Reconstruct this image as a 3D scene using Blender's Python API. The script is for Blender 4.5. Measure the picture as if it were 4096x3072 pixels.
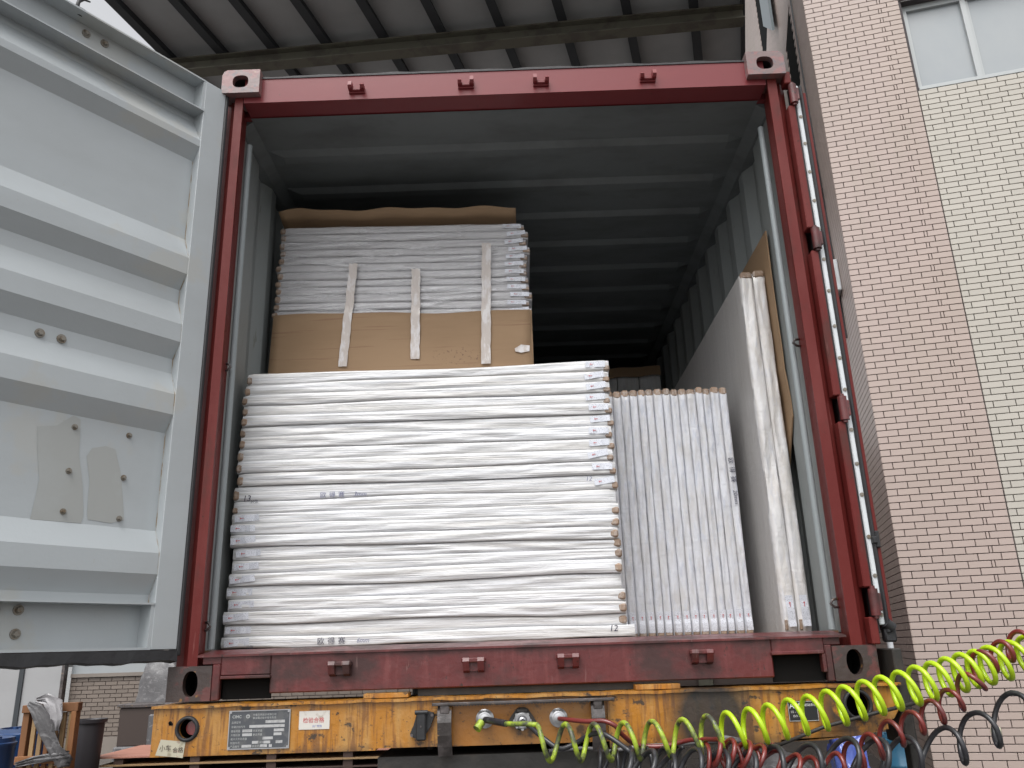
import bpy, bmesh, math, random
from mathutils import Vector, Matrix
from math import sin, cos, pi, radians
random.seed(7)
for o in list(bpy.data.objects): bpy.data.objects.remove(o)
SC = bpy.context.scene
COL = SC.collection

# ------------------------------------------------------------------ camera
cam_data = bpy.data.cameras.new('camera')
cam_data.sensor_width = 36.0
cam_data.lens = 3300 / 4096 * 36
cam_data.clip_start = 0.05; cam_data.clip_end = 2000
cam = bpy.data.objects.new('camera', cam_data); COL.objects.link(cam)
yaw, pit, rol = -0.0054, 0.3110, -0.0322
f = Vector((sin(yaw)*cos(pit), cos(yaw)*cos(pit), sin(pit)))
rt = Vector((cos(yaw), -sin(yaw), 0)); up = rt.cross(f)
r2 = rt*cos(rol) + up*sin(rol); u2 = -rt*sin(rol) + up*cos(rol)
m = Matrix((r2, u2, -f)).transposed().to_4x4(); m.translation = Vector((1.2335, -2.9984, 0.1363))
cam.matrix_world = m
SC.camera = cam

# ------------------------------------------------------------------ light
world = bpy.data.worlds.new('World'); SC.world = world; world.use_nodes = True
wn = world.node_tree; wn.nodes.clear()
out = wn.nodes.new('ShaderNodeOutputWorld'); bg = wn.nodes.new('ShaderNodeBackground')
sky = wn.nodes.new('ShaderNodeTexSky'); sky.sky_type = 'NISHITA'; sky.sun_disc = False
SUN_EL, SUN_AZ = 58.0, 200.0
sky.sun_elevation = radians(SUN_EL); sky.sun_rotation = radians(SUN_AZ)
sky.air_density = 1.0; sky.dust_density = 4.0; sky.ozone_density = 1.0
hs = wn.nodes.new('ShaderNodeHueSaturation'); hs.inputs['Saturation'].default_value = 0.10
wn.links.new(sky.outputs[0], hs.inputs['Color']); wn.links.new(hs.outputs[0], bg.inputs[0])
bg.inputs[1].default_value = 0.15
wn.links.new(bg.outputs[0], out.inputs[0])
sd = bpy.data.lights.new('sun', 'SUN'); sd.energy = 0.55; sd.angle = radians(35); sd.color = (1.0, 0.985, 0.96)
sun = bpy.data.objects.new('sun', sd); COL.objects.link(sun)
a, e = radians(SUN_AZ), radians(SUN_EL)
sdir = Vector((sin(a)*cos(e), cos(a)*cos(e), sin(e)))
sun.rotation_euler = sdir.to_track_quat('Z', 'Y').to_euler()
vs = SC.view_settings
vs.view_transform = 'Standard'; vs.look = 'None'; vs.gamma = 1.0; vs.use_curve_mapping = False
vs.exposure = 0.80
SC.cycles.max_bounces = 8
SC.cycles.diffuse_bounces = 5
SC.cycles.use_denoising = True

# ------------------------------------------------------------------ materials
def M(name, col, rough=.5, metal=0, layers=(), bump=None, coat=0, rand=0, spec=.5, islands=False, alpha=None):
    mt = bpy.data.materials.new(name); mt.use_nodes = True
    nt = mt.node_tree; N = nt.nodes; L = nt.links
    b = N['Principled BSDF']
    b.inputs['Roughness'].default_value = rough; b.inputs['Metallic'].default_value = metal
    b.inputs['Coat Weight'].default_value = coat; b.inputs['Coat Roughness'].default_value = .15
    b.inputs['Specular IOR Level'].default_value = spec
    tc = N.new('ShaderNodeTexCoord')
    rgb = N.new('ShaderNodeRGB'); rgb.outputs[0].default_value = (*col, 1)
    cur = rgb.outputs[0]; rcur = None
    def noise(sc, det=4, rot=(0, 0, 0), dist=0, rg=.55):
        mp = N.new('ShaderNodeMapping'); mp.inputs['Scale'].default_value = sc if hasattr(sc, '__len__') else (sc,)*3
        mp.inputs['Rotation'].default_value = rot
        L.new(tc.outputs['Object'], mp.inputs[0])
        n = N.new('ShaderNodeTexNoise'); n.inputs['Scale'].default_value = 1; n.inputs['Detail'].default_value = det
        n.inputs['Distortion'].default_value = dist; n.inputs['Roughness'].default_value = rg
        L.new(mp.outputs[0], n.inputs['Vector']); return n.outputs[0]
    def ramp(v, lo, hi, a=0, c=1):
        r = N.new('ShaderNodeMapRange'); r.inputs[1].default_value = lo; r.inputs[2].default_value = hi
        r.inputs[3].default_value = a; r.inputs[4].default_value = c; L.new(v, r.inputs[0]); return r.outputs[0]
    def mul(a_, b_):
        q = N.new('ShaderNodeMath'); q.operation = 'MULTIPLY'; L.new(a_, q.inputs[0])
        if isinstance(b_, (int, float)): q.inputs[1].default_value = b_
        else: L.new(b_, q.inputs[1])
        return q.outputs[0]
    if rand:
        if islands:
            g = N.new('ShaderNodeNewGeometry'); oi = N.new('ShaderNodeObjectInfo')
            q = N.new('ShaderNodeMath'); q.operation = 'ADD'
            L.new(g.outputs['Random Per Island'], q.inputs[0]); L.new(oi.outputs['Random'], q.inputs[1])
            q2 = N.new('ShaderNodeMath'); q2.operation = 'FRACT'; L.new(q.outputs[0], q2.inputs[0]); v = q2.outputs[0]
        else:
            oi = N.new('ShaderNodeObjectInfo'); v = oi.outputs['Random']
        h = N.new('ShaderNodeHueSaturation'); L.new(cur, h.inputs['Color'])
        L.new(ramp(v, 0, 1, 1-rand, 1+rand), h.inputs['Value']); cur = h.outputs[0]
    for ly in layers:
        v = ramp(noise(ly.get('scale', 5), ly.get('det', 5), ly.get('rot', (0, 0, 0)), ly.get('dist', 0), ly.get('rg', .6)), ly.get('lo', .5), ly.get('hi', .6))
        if 'center' in ly:
            mp = N.new('ShaderNodeMapping'); mp.vector_type = 'TEXTURE'
            mp.inputs['Location'].default_value = ly['center']; mp.inputs['Scale'].default_value = ly['size']
            L.new(tc.outputs['Object'], mp.inputs[0])
            ln = N.new('ShaderNodeVectorMath'); ln.operation = 'LENGTH'; L.new(mp.outputs[0], ln.inputs[0])
            v = mul(v, ramp(ln.outputs['Value'], 1.0, ly.get('soft', .4), 0, 1))
        v = mul(v, ly.get('fac', 1.0))
        mx = N.new('ShaderNodeMix'); mx.data_type = 'RGBA'
        L.new(v, mx.inputs[0]); L.new(cur, mx.inputs[6]); mx.inputs[7].default_value = (*ly['col'], 1)
        cur = mx.outputs[2]
        if 'rough' in ly:
            rx = N.new('ShaderNodeMix'); rx.data_type = 'FLOAT'; L.new(v, rx.inputs[0])
            if rcur: L.new(rcur, rx.inputs[2])
            else: rx.inputs[2].default_value = rough
            rx.inputs[3].default_value = ly['rough']; rcur = rx.outputs[0]
    L.new(cur, b.inputs['Base Color'])
    if rcur: L.new(rcur, b.inputs['Roughness'])
    if bump:
        prev = None
        for (sc, st, dist, rot) in bump:
            bp = N.new('ShaderNodeBump'); bp.inputs['Strength'].default_value = st; bp.inputs['Distance'].default_value = .01
            L.new(noise(sc, 4, rot, dist), bp.inputs['Height'])
            if prev: L.new(prev, bp.inputs['Normal'])
            prev = bp.outputs[0]
        L.new(prev, b.inputs['Normal'])
    if alpha is not None:
        al = ramp(noise(alpha[0], 5, alpha[3], .8), alpha[1], alpha[2], alpha[4], alpha[5]); L.new(al, b.inputs['Alpha'])
    return mt

Z3 = (0, 0, 0)
red = M('red paint', (.12, .017, .015), .42, layers=[
    dict(col=(.18, .045, .04), scale=(3, 3, 1.2), lo=.45, hi=.7, fac=.7),
    dict(col=(.07, .03, .025), scale=(9, 9, 3), lo=.54, hi=.68, fac=.75, rough=.7),
    dict(col=(.05, .025, .02), scale=(60, 60, 40), lo=.66, hi=.72, fac=.8, rough=.8),
    dict(col=(.45, .22, .2), scale=(40, 40, 3), lo=.66, hi=.74, fac=.35)], bump=[((30, 30, 30), .12, 0, Z3)], coat=.03, spec=.2)
redsill = M('scuffed red paint', (.105, .015, .015), .42, layers=[
    dict(col=(.19, .05, .048), scale=(30, 5, 4), lo=.5, hi=.72, fac=.5),
    dict(col=(.035, .016, .015), scale=(5, 5, 6), lo=.46, hi=.62, fac=.85, rough=.75),
    dict(col=(.34, .22, .2), scale=(70, 20, 7), lo=.64, hi=.74, fac=.4),
    dict(col=(.02, .012, .01), scale=(45, 45, 30), lo=.62, hi=.68, fac=.8)], bump=[((25, 25, 25), .25, .3, Z3)], coat=.25)
redtop = M('wet red paint with pinkish reflection', (.175, .026, .030), .4, layers=[  # lighter copy of the red; reflected light is put into its pinkish tone
    dict(col=(.2, .03, .03), scale=(4, 4, 8), lo=.5, hi=.7, fac=.5),
    dict(col=(.06, .03, .02), scale=(50, 50, 50), lo=.68, hi=.72, fac=.6)], coat=.12, spec=.35, bump=[((14, 14, 14), .06, 0, Z3)])
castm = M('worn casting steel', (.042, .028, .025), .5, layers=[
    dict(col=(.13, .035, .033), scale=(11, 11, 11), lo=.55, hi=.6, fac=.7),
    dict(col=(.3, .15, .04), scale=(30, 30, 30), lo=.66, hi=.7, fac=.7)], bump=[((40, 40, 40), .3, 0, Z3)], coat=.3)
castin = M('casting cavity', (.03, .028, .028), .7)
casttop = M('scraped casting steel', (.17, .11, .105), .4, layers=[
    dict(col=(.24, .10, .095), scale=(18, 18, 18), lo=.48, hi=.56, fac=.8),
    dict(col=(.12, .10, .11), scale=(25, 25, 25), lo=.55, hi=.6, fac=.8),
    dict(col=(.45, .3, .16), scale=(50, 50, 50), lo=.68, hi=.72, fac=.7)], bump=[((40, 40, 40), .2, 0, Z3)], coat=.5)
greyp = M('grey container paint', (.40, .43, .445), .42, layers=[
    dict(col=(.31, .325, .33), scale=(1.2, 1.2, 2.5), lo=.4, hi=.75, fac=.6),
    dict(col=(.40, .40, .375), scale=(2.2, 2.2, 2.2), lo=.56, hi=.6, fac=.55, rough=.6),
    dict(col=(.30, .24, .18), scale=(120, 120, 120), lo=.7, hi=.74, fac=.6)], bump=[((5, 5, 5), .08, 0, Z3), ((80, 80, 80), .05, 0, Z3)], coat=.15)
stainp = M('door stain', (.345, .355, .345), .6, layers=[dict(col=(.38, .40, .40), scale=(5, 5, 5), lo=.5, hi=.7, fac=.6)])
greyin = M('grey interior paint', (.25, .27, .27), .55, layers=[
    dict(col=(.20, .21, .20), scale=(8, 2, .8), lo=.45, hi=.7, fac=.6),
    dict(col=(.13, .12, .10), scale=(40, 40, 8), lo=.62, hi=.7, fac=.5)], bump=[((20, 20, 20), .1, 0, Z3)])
greyrod = M('pale grey rod paint', (.27, .30, .31), .5)
greyroof = M('shaded grey roof paint', (.135, .15, .153), .55, layers=[dict(col=(.07, .075, .075), scale=(3, 6, 3), lo=.45, hi=.7, fac=.6)])  # interior grey made darker; the dimness under the roof is in this colour
black = M('black rubber', (.018, .018, .02), .55, bump=[((60, 60, 60), .15, 0, Z3)])
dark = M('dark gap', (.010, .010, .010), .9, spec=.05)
steel = M('zinc bolt', (.24, .22, .19), .45, .6, layers=[dict(col=(.18, .13, .08), scale=60, lo=.5, hi=.62, fac=.8)])
whitebar = M('white painted strip', (.62, .65, .67), .35, layers=[dict(col=(.4, .42, .44), scale=(20, 20, 4), lo=.5, hi=.7, fac=.6)], coat=.3)
yel = M('grimy yellow paint', (.39, .155, .008), .42, layers=[
    dict(col=(.42, .24, .075), scale=(16, 8, 3), lo=.45, hi=.66, fac=.7),
    dict(col=(.15, .055, .012), scale=(60, 10, 5), lo=.50, hi=.62, fac=.75),
    dict(col=(.03, .022, .015), scale=(22, 12, 30), lo=.60, hi=.66, fac=.9, rough=.7),
    dict(col=(.016, .014, .013), scale=(16, 10, 12), lo=.22, hi=.34, center=(1.84, -.06, -.10), size=(.17, .4, .17), soft=.55, fac=.95, rough=.6),
    dict(col=(.03, .022, .018), scale=(18, 10, 14), lo=.36, hi=.46, center=(2.3, -.06, -.09), size=(.14, .4, .12), soft=.45, fac=.9, rough=.6),
    dict(col=(.04, .025, .015), scale=(22, 10, 24), lo=.40, hi=.5, center=(1.2, -.06, -.19), size=(1.7, .4, .05), soft=.3, fac=.9),
    dict(col=(.03, .02, .015), scale=(90, 90, 90), lo=.65, hi=.68, fac=.85)], bump=[((40, 40, 40), .25, .3, Z3)], coat=.35)
yelc = M('orange yellow paint', (.30, .115, .010), .4, layers=[
    dict(col=(.30, .145, .04), scale=(8, 8, 6), lo=.42, hi=.66, fac=.7),
    dict(col=(.04, .025, .015), scale=(14, 10, 14), lo=.56, hi=.64, fac=.85),
    dict(col=(.03, .02, .015), scale=(90, 90, 90), lo=.65, hi=.68, fac=.85)], bump=[((40, 40, 40), .2, .3, Z3)], coat=.3)
gsteel = M('greasy dark steel', (.085, .07, .068), .35, layers=[
    dict(col=(.02, .015, .013), scale=14, lo=.45, hi=.6, fac=.85, rough=.5),
    dict(col=(.45, .26, .09), scale=22, lo=.64, hi=.68, fac=.6)], bump=[((35, 35, 35), .4, .4, Z3)], coat=.4)
chass = M('black chassis grime', (.022, .02, .018), .6, layers=[dict(col=(.06, .045, .035), scale=9, lo=.5, hi=.7, fac=.6)], bump=[((30, 30, 30), .3, 0, Z3)])

def film(name, col, sh, axis, rough=.3, warm=(.575, .56, .54)):
    # wrapped polythene: long streaks along axis 'x' or 'z', plus short crinkles
    s = dict(x=((1.1, 30, 60), (3, 60, 190), (0, .07, 0)), z=((46, 30, 1.5), (90, 60, 5), (0, .10, 0)), d=((26, 30, 6), (60, 60, 14), (0, .6, 0)))[axis]
    return M(name, col, rough, layers=[
        dict(col=warm, scale=s[0], lo=.42, hi=.62, fac=.85, dist=.4, rot=s[2]),
        dict(col=sh, scale=s[1], lo=.53, hi=.66, fac=.55, rot=s[2])],
        bump=[(s[0], .32, .5, s[2]), (s[1], .45, 0, s[2]), ((9, 30, 26), .32, 1.2, (0, .35, 0))], coat=.35, spec=.5)
filmL = film('white polythene wrap', (.66, .665, .68), (.55, .565, .61), 'x')
filmU = film('greyish polythene wrap', (.54, .535, .55), (.43, .425, .45), 'x', .28, (.48, .47, .475))
filmV = film('bluish polythene wrap', (.59, .60, .64), (.42, .45, .53), 'd', .25, (.51, .50, .50))
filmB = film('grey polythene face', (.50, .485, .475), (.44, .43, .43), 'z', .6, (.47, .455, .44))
filmE = film('pearly polythene edge', (.66, .65, .65), (.54, .545, .59), 'd', .25, (.60, .57, .54))
filmD = film('dull polythene', (.68, .69, .70), (.55, .56, .58), 'z', .5, (.6, .59, .58))
cardb = M('corrugated cardboard', (.29, .19, .11), .8, layers=[
    dict(col=(.25, .16, .09), scale=(2, 2, 9), lo=.45, hi=.65, fac=.6),
    dict(col=(.22, .14, .085), scale=(1.5, 1, 90), lo=.66, hi=.7, fac=.6)], bump=[((250, 1, 1), .05, 0, Z3)])
cardf = M('stained cardboard', (.29, .19, .11), .8, layers=[
    dict(col=(.25, .16, .09), scale=(2, 2, 9), lo=.45, hi=.65, fac=.6),
    dict(col=(.20, .10, .06), scale=(2, 1, 70), lo=.60, hi=.66, fac=.5),
    dict(col=(.12, .06, .045), scale=(60, 60, 70), lo=.58, hi=.62, center=(.99, .6, 1.44), size=(.17, .3, .06), soft=.3, fac=.8)])
capm = M('cardboard corner under film', (.26, .18, .125), .45, layers=[dict(col=(.42, .37, .335), scale=(60, 60, 40), lo=.48, hi=.62, fac=.6, dist=1)], coat=.5, rand=.2)
tapem = M('cloudy packing tape', (.46, .405, .37), .3, layers=[dict(col=(.60, .58, .58), scale=(30, 30, 12), lo=.5, hi=.6, fac=.8)], bump=[((60, 60, 20), .4, .6, Z3)], coat=.4)
labm = M('white label paper', (.66, .68, .74), .4, layers=[dict(col=(.25, .26, .31), scale=(230, 100, 420), lo=.56, hi=.6, fac=.6, det=2)], coat=.3)
ink = M('black marker ink', (.03, .03, .06), .6)
inkg = M('faded blue marker ink', (.16, .17, .28), .6)
inkr = M('red print ink', (.5, .06, .07), .6)
inkb = M('blue print ink', (.12, .16, .42), .6)
plateM = M('grey name plate', (.085, .09, .10), .4, .3, layers=[dict(col=(.14, .14, .14), scale=30, lo=.5, hi=.6, fac=.6)])
platew = M('pale plate blank', (.42, .42, .42), .5, layers=[dict(col=(.25, .25, .25), scale=60, lo=.5, hi=.6, fac=.6)])
platetxt = M('pale plate lettering', (.40, .41, .40), .5)
plateB = M('black plate', (.02, .02, .022), .35)
platebt = M('white plate lettering', (.62, .62, .60), .5)
stickw = M('white sticker', (.60, .57, .52), .45, layers=[dict(col=(.30, .22, .16), scale=30, lo=.56, hi=.66, fac=.6)])
sticko = M('faded paper sticker', (.46, .43, .33), .6, layers=[dict(col=(.2, .16, .1), scale=30, lo=.55, hi=.65, fac=.7), dict(col=(.25, .12, .1), scale=(40, 10, 90), lo=.62, hi=.66, fac=.6)])
hosey = M('neon yellow hose', (.43, .62, .010), .35, layers=[dict(col=(.10, .13, .03), scale=70, lo=.66, hi=.7, fac=.7)], coat=.4)
hoseyd = M('grimy yellow hose', (.33, .44, .03), .45, layers=[dict(col=(.05, .05, .045), scale=(18, 18, 18), lo=.42, hi=.58, fac=.95)], coat=.2)
hoser = M('red hose', (.17, .022, .018), .33, layers=[dict(col=(.10, .03, .03), scale=20, lo=.5, hi=.65, fac=.7)], coat=.4)
hosek = M('black cable', (.02, .02, .024), .42, layers=[dict(col=(.07, .07, .075), scale=30, lo=.55, hi=.7, fac=.6)], coat=.3)
alum = M('dull aluminium', (.45, .45, .46), .3, .8)
# building
tilep = M('pinkish glazed tile', (.42, .335, .30), .5, rand=.04, islands=True, layers=[dict(col=(.37, .305, .25), scale=(.6, .6, .35), lo=.45, hi=.7, fac=.6), dict(col=(.34, .29, .235), scale=(3, 3, .5), lo=.55, hi=.75, fac=.4)], coat=.05)
tilec = M('cream glazed tile', (.45, .42, .37), .5, rand=.04, islands=True, layers=[dict(col=(.41, .38, .325), scale=(.6, .6, .35), lo=.45, hi=.7, fac=.6)], coat=.05)
grout = M('dark grout', (.07, .06, .062), .9)
groutb = M('far grout', (.12, .095, .085), .9)
tileb = M('brown grey tile', (.19, .155, .13), .5, rand=.08, islands=True)
render_ = M('beige render', (.22, .19, .165), .7, layers=[dict(col=(.17, .15, .13), scale=2, lo=.45, hi=.7, fac=.6)])
white = M('white aluminium frame', (.40, .42, .42), .4, coat=.2)
frost = M('frosted window glass', (.29, .315, .33), .25, layers=[dict(col=(.35, .365, .37), scale=(1.2, 1.2, .8), lo=.4, hi=.7, fac=.6)], coat=.3)
blueglass = M('blue tinted glass', (.12, .15, .16), .35)
brownf = M('dark brown window frame', (.05, .04, .035), .5)
purl = M('dark purlin steel', (.035, .04, .045), .55)
beamM = M('olive primer beam', (.13, .125, .095), .6, layers=[dict(col=(.07, .06, .05), scale=3, lo=.5, hi=.6, fac=.6)])
sheetM = M('grey roof sheet', (.40, .42, .425), .6, layers=[dict(col=(.31, .325, .33), scale=(1, 1, 1), lo=.45, hi=.7, fac=.7)], bump=[((8, 8, 8), .05, 0, Z3)])
panelM = M('pale sandwich panel', (.33, .33, .335), .6, layers=[dict(col=(.27, .27, .27), scale=(1, 1, 1.5), lo=.45, hi=.7, fac=.6)])
concrete = M('wet concrete', (.10, .095, .09), .3, layers=[dict(col=(.06, .06, .06), scale=(.6, .6, .6), lo=.42, hi=.6, fac=.8, rough=.12), dict(col=(.13, .12, .115), scale=8, lo=.5, hi=.7, fac=.5)], bump=[((20, 20, 20), .1, 0, Z3)])
drumM = M('blue plastic drum', (.018, .05, .14), .35, coat=.4, layers=[dict(col=(.03, .08, .2), scale=4, lo=.5, hi=.7, fac=.5)])
drumT = M('teal blue drum', (.03, .12, .20), .3, coat=.5, layers=[dict(col=(.015, .05, .09), scale=5, lo=.5, hi=.65, fac=.7)])
bagB = M('blue plastic bag', (.09, .14, .50), .25, coat=.6, layers=[dict(col=(.25, .3, .7), scale=9, lo=.55, hi=.65, fac=.5)], bump=[((14, 14, 14), .6, .8, Z3)])
wood = M('orange brown timber', (.20, .085, .03), .65, layers=[dict(col=(.20, .085, .035), scale=(30, 30, 4), lo=.45, hi=.65, fac=.7)], rand=.25)
woodp = M('pale timber slat', (.30, .195, .095), .7, layers=[dict(col=(.30, .19, .09), scale=(30, 30, 4), lo=.45, hi=.65, fac=.6)], rand=.2)
plym = M('reddish plywood', (.42, .20, .145), .6, layers=[dict(col=(.33, .14, .10), scale=(2, 12, 2), lo=.45, hi=.65, fac=.7)])
plyd = M('dark board edge', (.06, .035, .028), .7)
binm = M('dark grey bin', (.035, .032, .036), .5, layers=[dict(col=(.12, .03, .03), scale=3, lo=.6, hi=.7, fac=.5)])
cabm = M('brown crate board', (.05, .034, .028), .6)
wrapg = M('grey wrapped plastic', (.10, .097, .10), .5, layers=[dict(col=(.25, .245, .25), scale=(9, 9, 14), lo=.55, hi=.66, fac=.7, dist=1), dict(col=(.18, .17, .17), scale=6, lo=.55, hi=.7, fac=.5)], bump=[((16, 16, 16), .6, 1, Z3)], coat=.15)
switchM = M('pale switch plate', (.55, .55, .40), .4)

# ------------------------------------------------------------------ mesh helpers
class MB:
    def __init__(s): s.v = []; s.f = []; s.m = []; s.cur = 0
    def add(s, vs, fs):
        n = len(s.v); s.v += [tuple(p) for p in vs]
        for q in fs: s.f.append([i+n for i in q]); s.m.append(s.cur)
        return s
    def box(s, x0, x1, y0, y1, z0, z1, bev=0):
        if bev:
            b = bev
            P = []
            for (sx, xx) in ((1, x0), (-1, x1)):
                for (sy, yy) in ((1, y0), (-1, y1)):
                    for (sz, zz) in ((1, z0), (-1, z1)):
                        P += [(xx, yy+sy*b, zz+sz*b), (xx+sx*b, yy, zz+sz*b), (xx+sx*b, yy+sy*b, zz)]
            idx = lambda i, j, k, w: (i*4+j*2+k)*3+w
            F = []
            F += [[idx(0,0,0,0), idx(0,0,1,0), idx(0,1,1,0), idx(0,1,0,0)], [idx(1,0,0,0), idx(1,1,0,0), idx(1,1,1,0), idx(1,0,1,0)]]
            F += [[idx(0,0,0,1), idx(1,0,0,1), idx(1,0,1,1), idx(0,0,1,1)], [idx(0,1,0,1), idx(0,1,1,1), idx(1,1,1,1), idx(1,1,0,1)]]
            F += [[idx(0,0,0,2), idx(0,1,0,2), idx(1,1,0,2), idx(1,0,0,2)], [idx(0,0,1,2), idx(1,0,1,2), idx(1,1,1,2), idx(0,1,1,2)]]
            for j in (0, 1):
                for k in (0, 1): F.append([idx(0,j,k,1), idx(1,j,k,1), idx(1,j,k,2), idx(0,j,k,2)])
            for i in (0, 1):
                for k in (0, 1): F.append([idx(i,0,k,0), idx(i,1,k,0), idx(i,1,k,2), idx(i,0,k,2)])
            for i in (0, 1):
                for j in (0, 1): F.append([idx(i,j,0,0), idx(i,j,1,0), idx(i,j,1,1), idx(i,j,0,1)])
            for i in (0, 1):
                for j in (0, 1):
                    for k in (0, 1): F.append([idx(i,j,k,0), idx(i,j,k,1), idx(i,j,k,2)])
            return s.add(P, F)
        P = [(x, y, z) for x in (x0, x1) for y in (y0, y1) for z in (z0, z1)]
        return s.add(P, [[0,1,3,2],[4,6,7,5],[0,4,5,1],[2,3,7,6],[0,2,6,4],[1,5,7,3]])
    def obox(s, c, ax, ay, az, hx, hy, hz):
        c = Vector(c); ax, ay, az = Vector(ax), Vector(ay), Vector(az)
        P = [c+ax*i*hx+ay*j*hy+az*k*hz for i in (-1, 1) for j in (-1, 1) for k in (-1, 1)]
        return s.add(P, [[0,1,3,2],[4,6,7,5],[0,4,5,1],[2,3,7,6],[0,2,6,4],[1,5,7,3]])
    def prism(s, prof, a, b, axis='x'):
        # closed profile swept along an axis
        n = len(prof)
        def pt(t, p): return (t, p[0], p[1]) if axis == 'x' else ((p[0], t, p[1]) if axis == 'y' else (p[0], p[1], t))
        P = [pt(a, p) for p in prof]+[pt(b, p) for p in prof]
        F = [[i, (i+1) % n, n+(i+1) % n, n+i] for i in range(n)]+[list(range(n)), list(range(2*n-1, n-1, -1))]
        return s.add(P, F)
    def cyl(s, p0, p1, r0, r1=None, n=16, cap=True):
        r1 = r0 if r1 is None else r1
        p0, p1 = Vector(p0), Vector(p1); d = (p1-p0).normalized()
        u = d.orthogonal().normalized(); w = d.cross(u)
        P = []
        for (p, r) in ((p0, r0), (p1, r1)):
            for i in range(n):
                t = 2*pi*i/n; P.append(p+(u*cos(t)+w*sin(t))*r)
        F = [[i, (i+1) % n, n+(i+1) % n, n+i] for i in range(n)]
        if cap: F += [list(range(n-1, -1, -1)), list(range(n, 2*n))]
        return s.add(P, F)
    def tube(s, pts, r, n=10, cap=True):
        pts = [Vector(p) for p in pts]; N = len(pts)
        rr = r if hasattr(r, '__len__') else [r]*N
        T = [(pts[min(i+1, N-1)]-pts[max(i-1, 0)]).normalized() for i in range(N)]
        u = T[0].orthogonal().normalized(); P = []
        for i in range(N):
            u = (u-T[i]*u.dot(T[i])).normalized(); w = T[i].cross(u)
            for k in range(n):
                t = 2*pi*k/n; P.append(pts[i]+(u*cos(t)+w*sin(t))*rr[i])
        F = [[i*n+k, i*n+(k+1) % n, (i+1)*n+(k+1) % n, (i+1)*n+k] for i in range(N-1) for k in range(n)]
        if cap: F += [list(range(n-1, -1, -1)), list(range((N-1)*n, N*n))]
        return s.add(P, F)
    def lathe(s, c, prof, n=28, axis='z'):
        c = Vector(c); P = []
        for (r, h) in prof:
            for i in range(n):
                t = 2*pi*i/n
                P.append(c+(Vector((r*cos(t), r*sin(t), h)) if axis == 'z' else Vector((r*cos(t), h, r*sin(t)))))
        F = [[j*n+i, j*n+(i+1) % n, (j+1)*n+(i+1) % n, (j+1)*n+i] for j in range(len(prof)-1) for i in range(n)]
        return s.add(P, F)
    def holed(s, x0, x1, z0, z1, y0, y1, hx, hz, rx, rz, n=32, pw=2.0, depth=.03, round_=None):
        # front plate of thickness `depth` at y0 with an oval hole, box body behind it, dark cavity
        def outer(t, rad=None):
            c_, s_ = cos(t), sin(t)
            k = min(((x1-hx)/c_ if c_ > 0 else (x0-hx)/c_) if abs(c_) > 1e-6 else 1e9, ((z1-hz)/s_ if s_ > 0 else (z0-hz)/s_) if abs(s_) > 1e-6 else 1e9)
            return (hx+c_*k, hz+s_*k)
        ang = [2*pi*i/n for i in range(n)]
        corner = [math.atan2(zz-hz, xx-hx) % (2*pi) for xx in (x0, x1) for zz in (z0, z1)]
        for c_ in corner:
            j = min(range(n), key=lambda i: abs((ang[i]-c_+pi) % (2*pi)-pi)); ang[j] = c_
        ang.sort()
        def inner(t):
            c_, s_ = cos(t), sin(t); k = (abs(c_/rx)**pw+abs(s_/rz)**pw)**(-1/pw); return (hx+c_*k, hz+s_*k)
        O = []
        for t in ang:
            x, z = outer(t)
            if round_:
                for (cx, cz, r) in round_:   # rounded outer corner: centre of arc, radius
                    sx = 1 if cx > hx else -1; sz = 1 if cz > hz else -1
                    if (x-cx)*sx > 0 and (z-cz)*sz > 0:
                        v = Vector((x-cx, z-cz)).normalized()*r; x, z = cx+v.x, cz+v.y
            O.append((x, z))
        I = [inner(t) for t in ang]
        P = [(p[0], y0, p[1]) for p in O]+[(p[0], y0, p[1]) for p in I]+[(p[0], y0+depth, p[1]) for p in I]+[(p[0], y1, p[1]) for p in O]
        F = []
        for i in range(n):
            j = (i+1) % n
            F += [[i, n+i, n+j, j], [n+i, 2*n+i, 2*n+j, n+j], [i, j, 3*n+j, 3*n+i]]
        F.append([3*n+i for i in range(n-1, -1, -1)])
        s.add(P, F)
        cur = s.cur; s.cur = 1   # cavity
        C = [(hx+(p[0]-hx)*1.25, y0+depth, hz+(p[1]-hz)*1.25) for p in I]; D = [(p[0], y0+.12, p[2]) for p in C]
        s.add(C+D+[(p[0], y0+depth, p[1]) for p in I], [[i, (i+1) % n, n+(i+1) % n, n+i] for i in range(n)]+[[n+i for i in range(n)]]+[[i, 2*n+i, 2*n+(i+1) % n, (i+1) % n] for i in range(n)])
        s.cur = cur; return s
    def build(s, name, mats, parent=None, smooth=False, loc=None, mw=None):
        me = bpy.data.meshes.new(name)
        v = s.v
        if loc is not None: L = Vector(loc); v = [tuple(Vector(p)-L) for p in v]
        me.from_pydata(v, [], s.f)
        mats = mats if isinstance(mats, (list, tuple)) else [mats]
        for q in mats: me.materials.append(q)
        for p, mi in zip(me.polygons, s.m): p.material_index = min(mi, len(mats)-1)
        bm = bmesh.new(); bm.from_mesh(me); bmesh.ops.recalc_face_normals(bm, faces=bm.faces); bm.to_mesh(me); bm.free()
        if smooth:
            for p in me.polygons: p.use_smooth = True
            if smooth is not True:
                me.set_sharp_from_angle(angle=radians(smooth))
        o = bpy.data.objects.new(name, me); COL.objects.link(o)
        if loc is not None: o.location = loc
        if parent is not None: o.parent = parent
        return o

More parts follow.
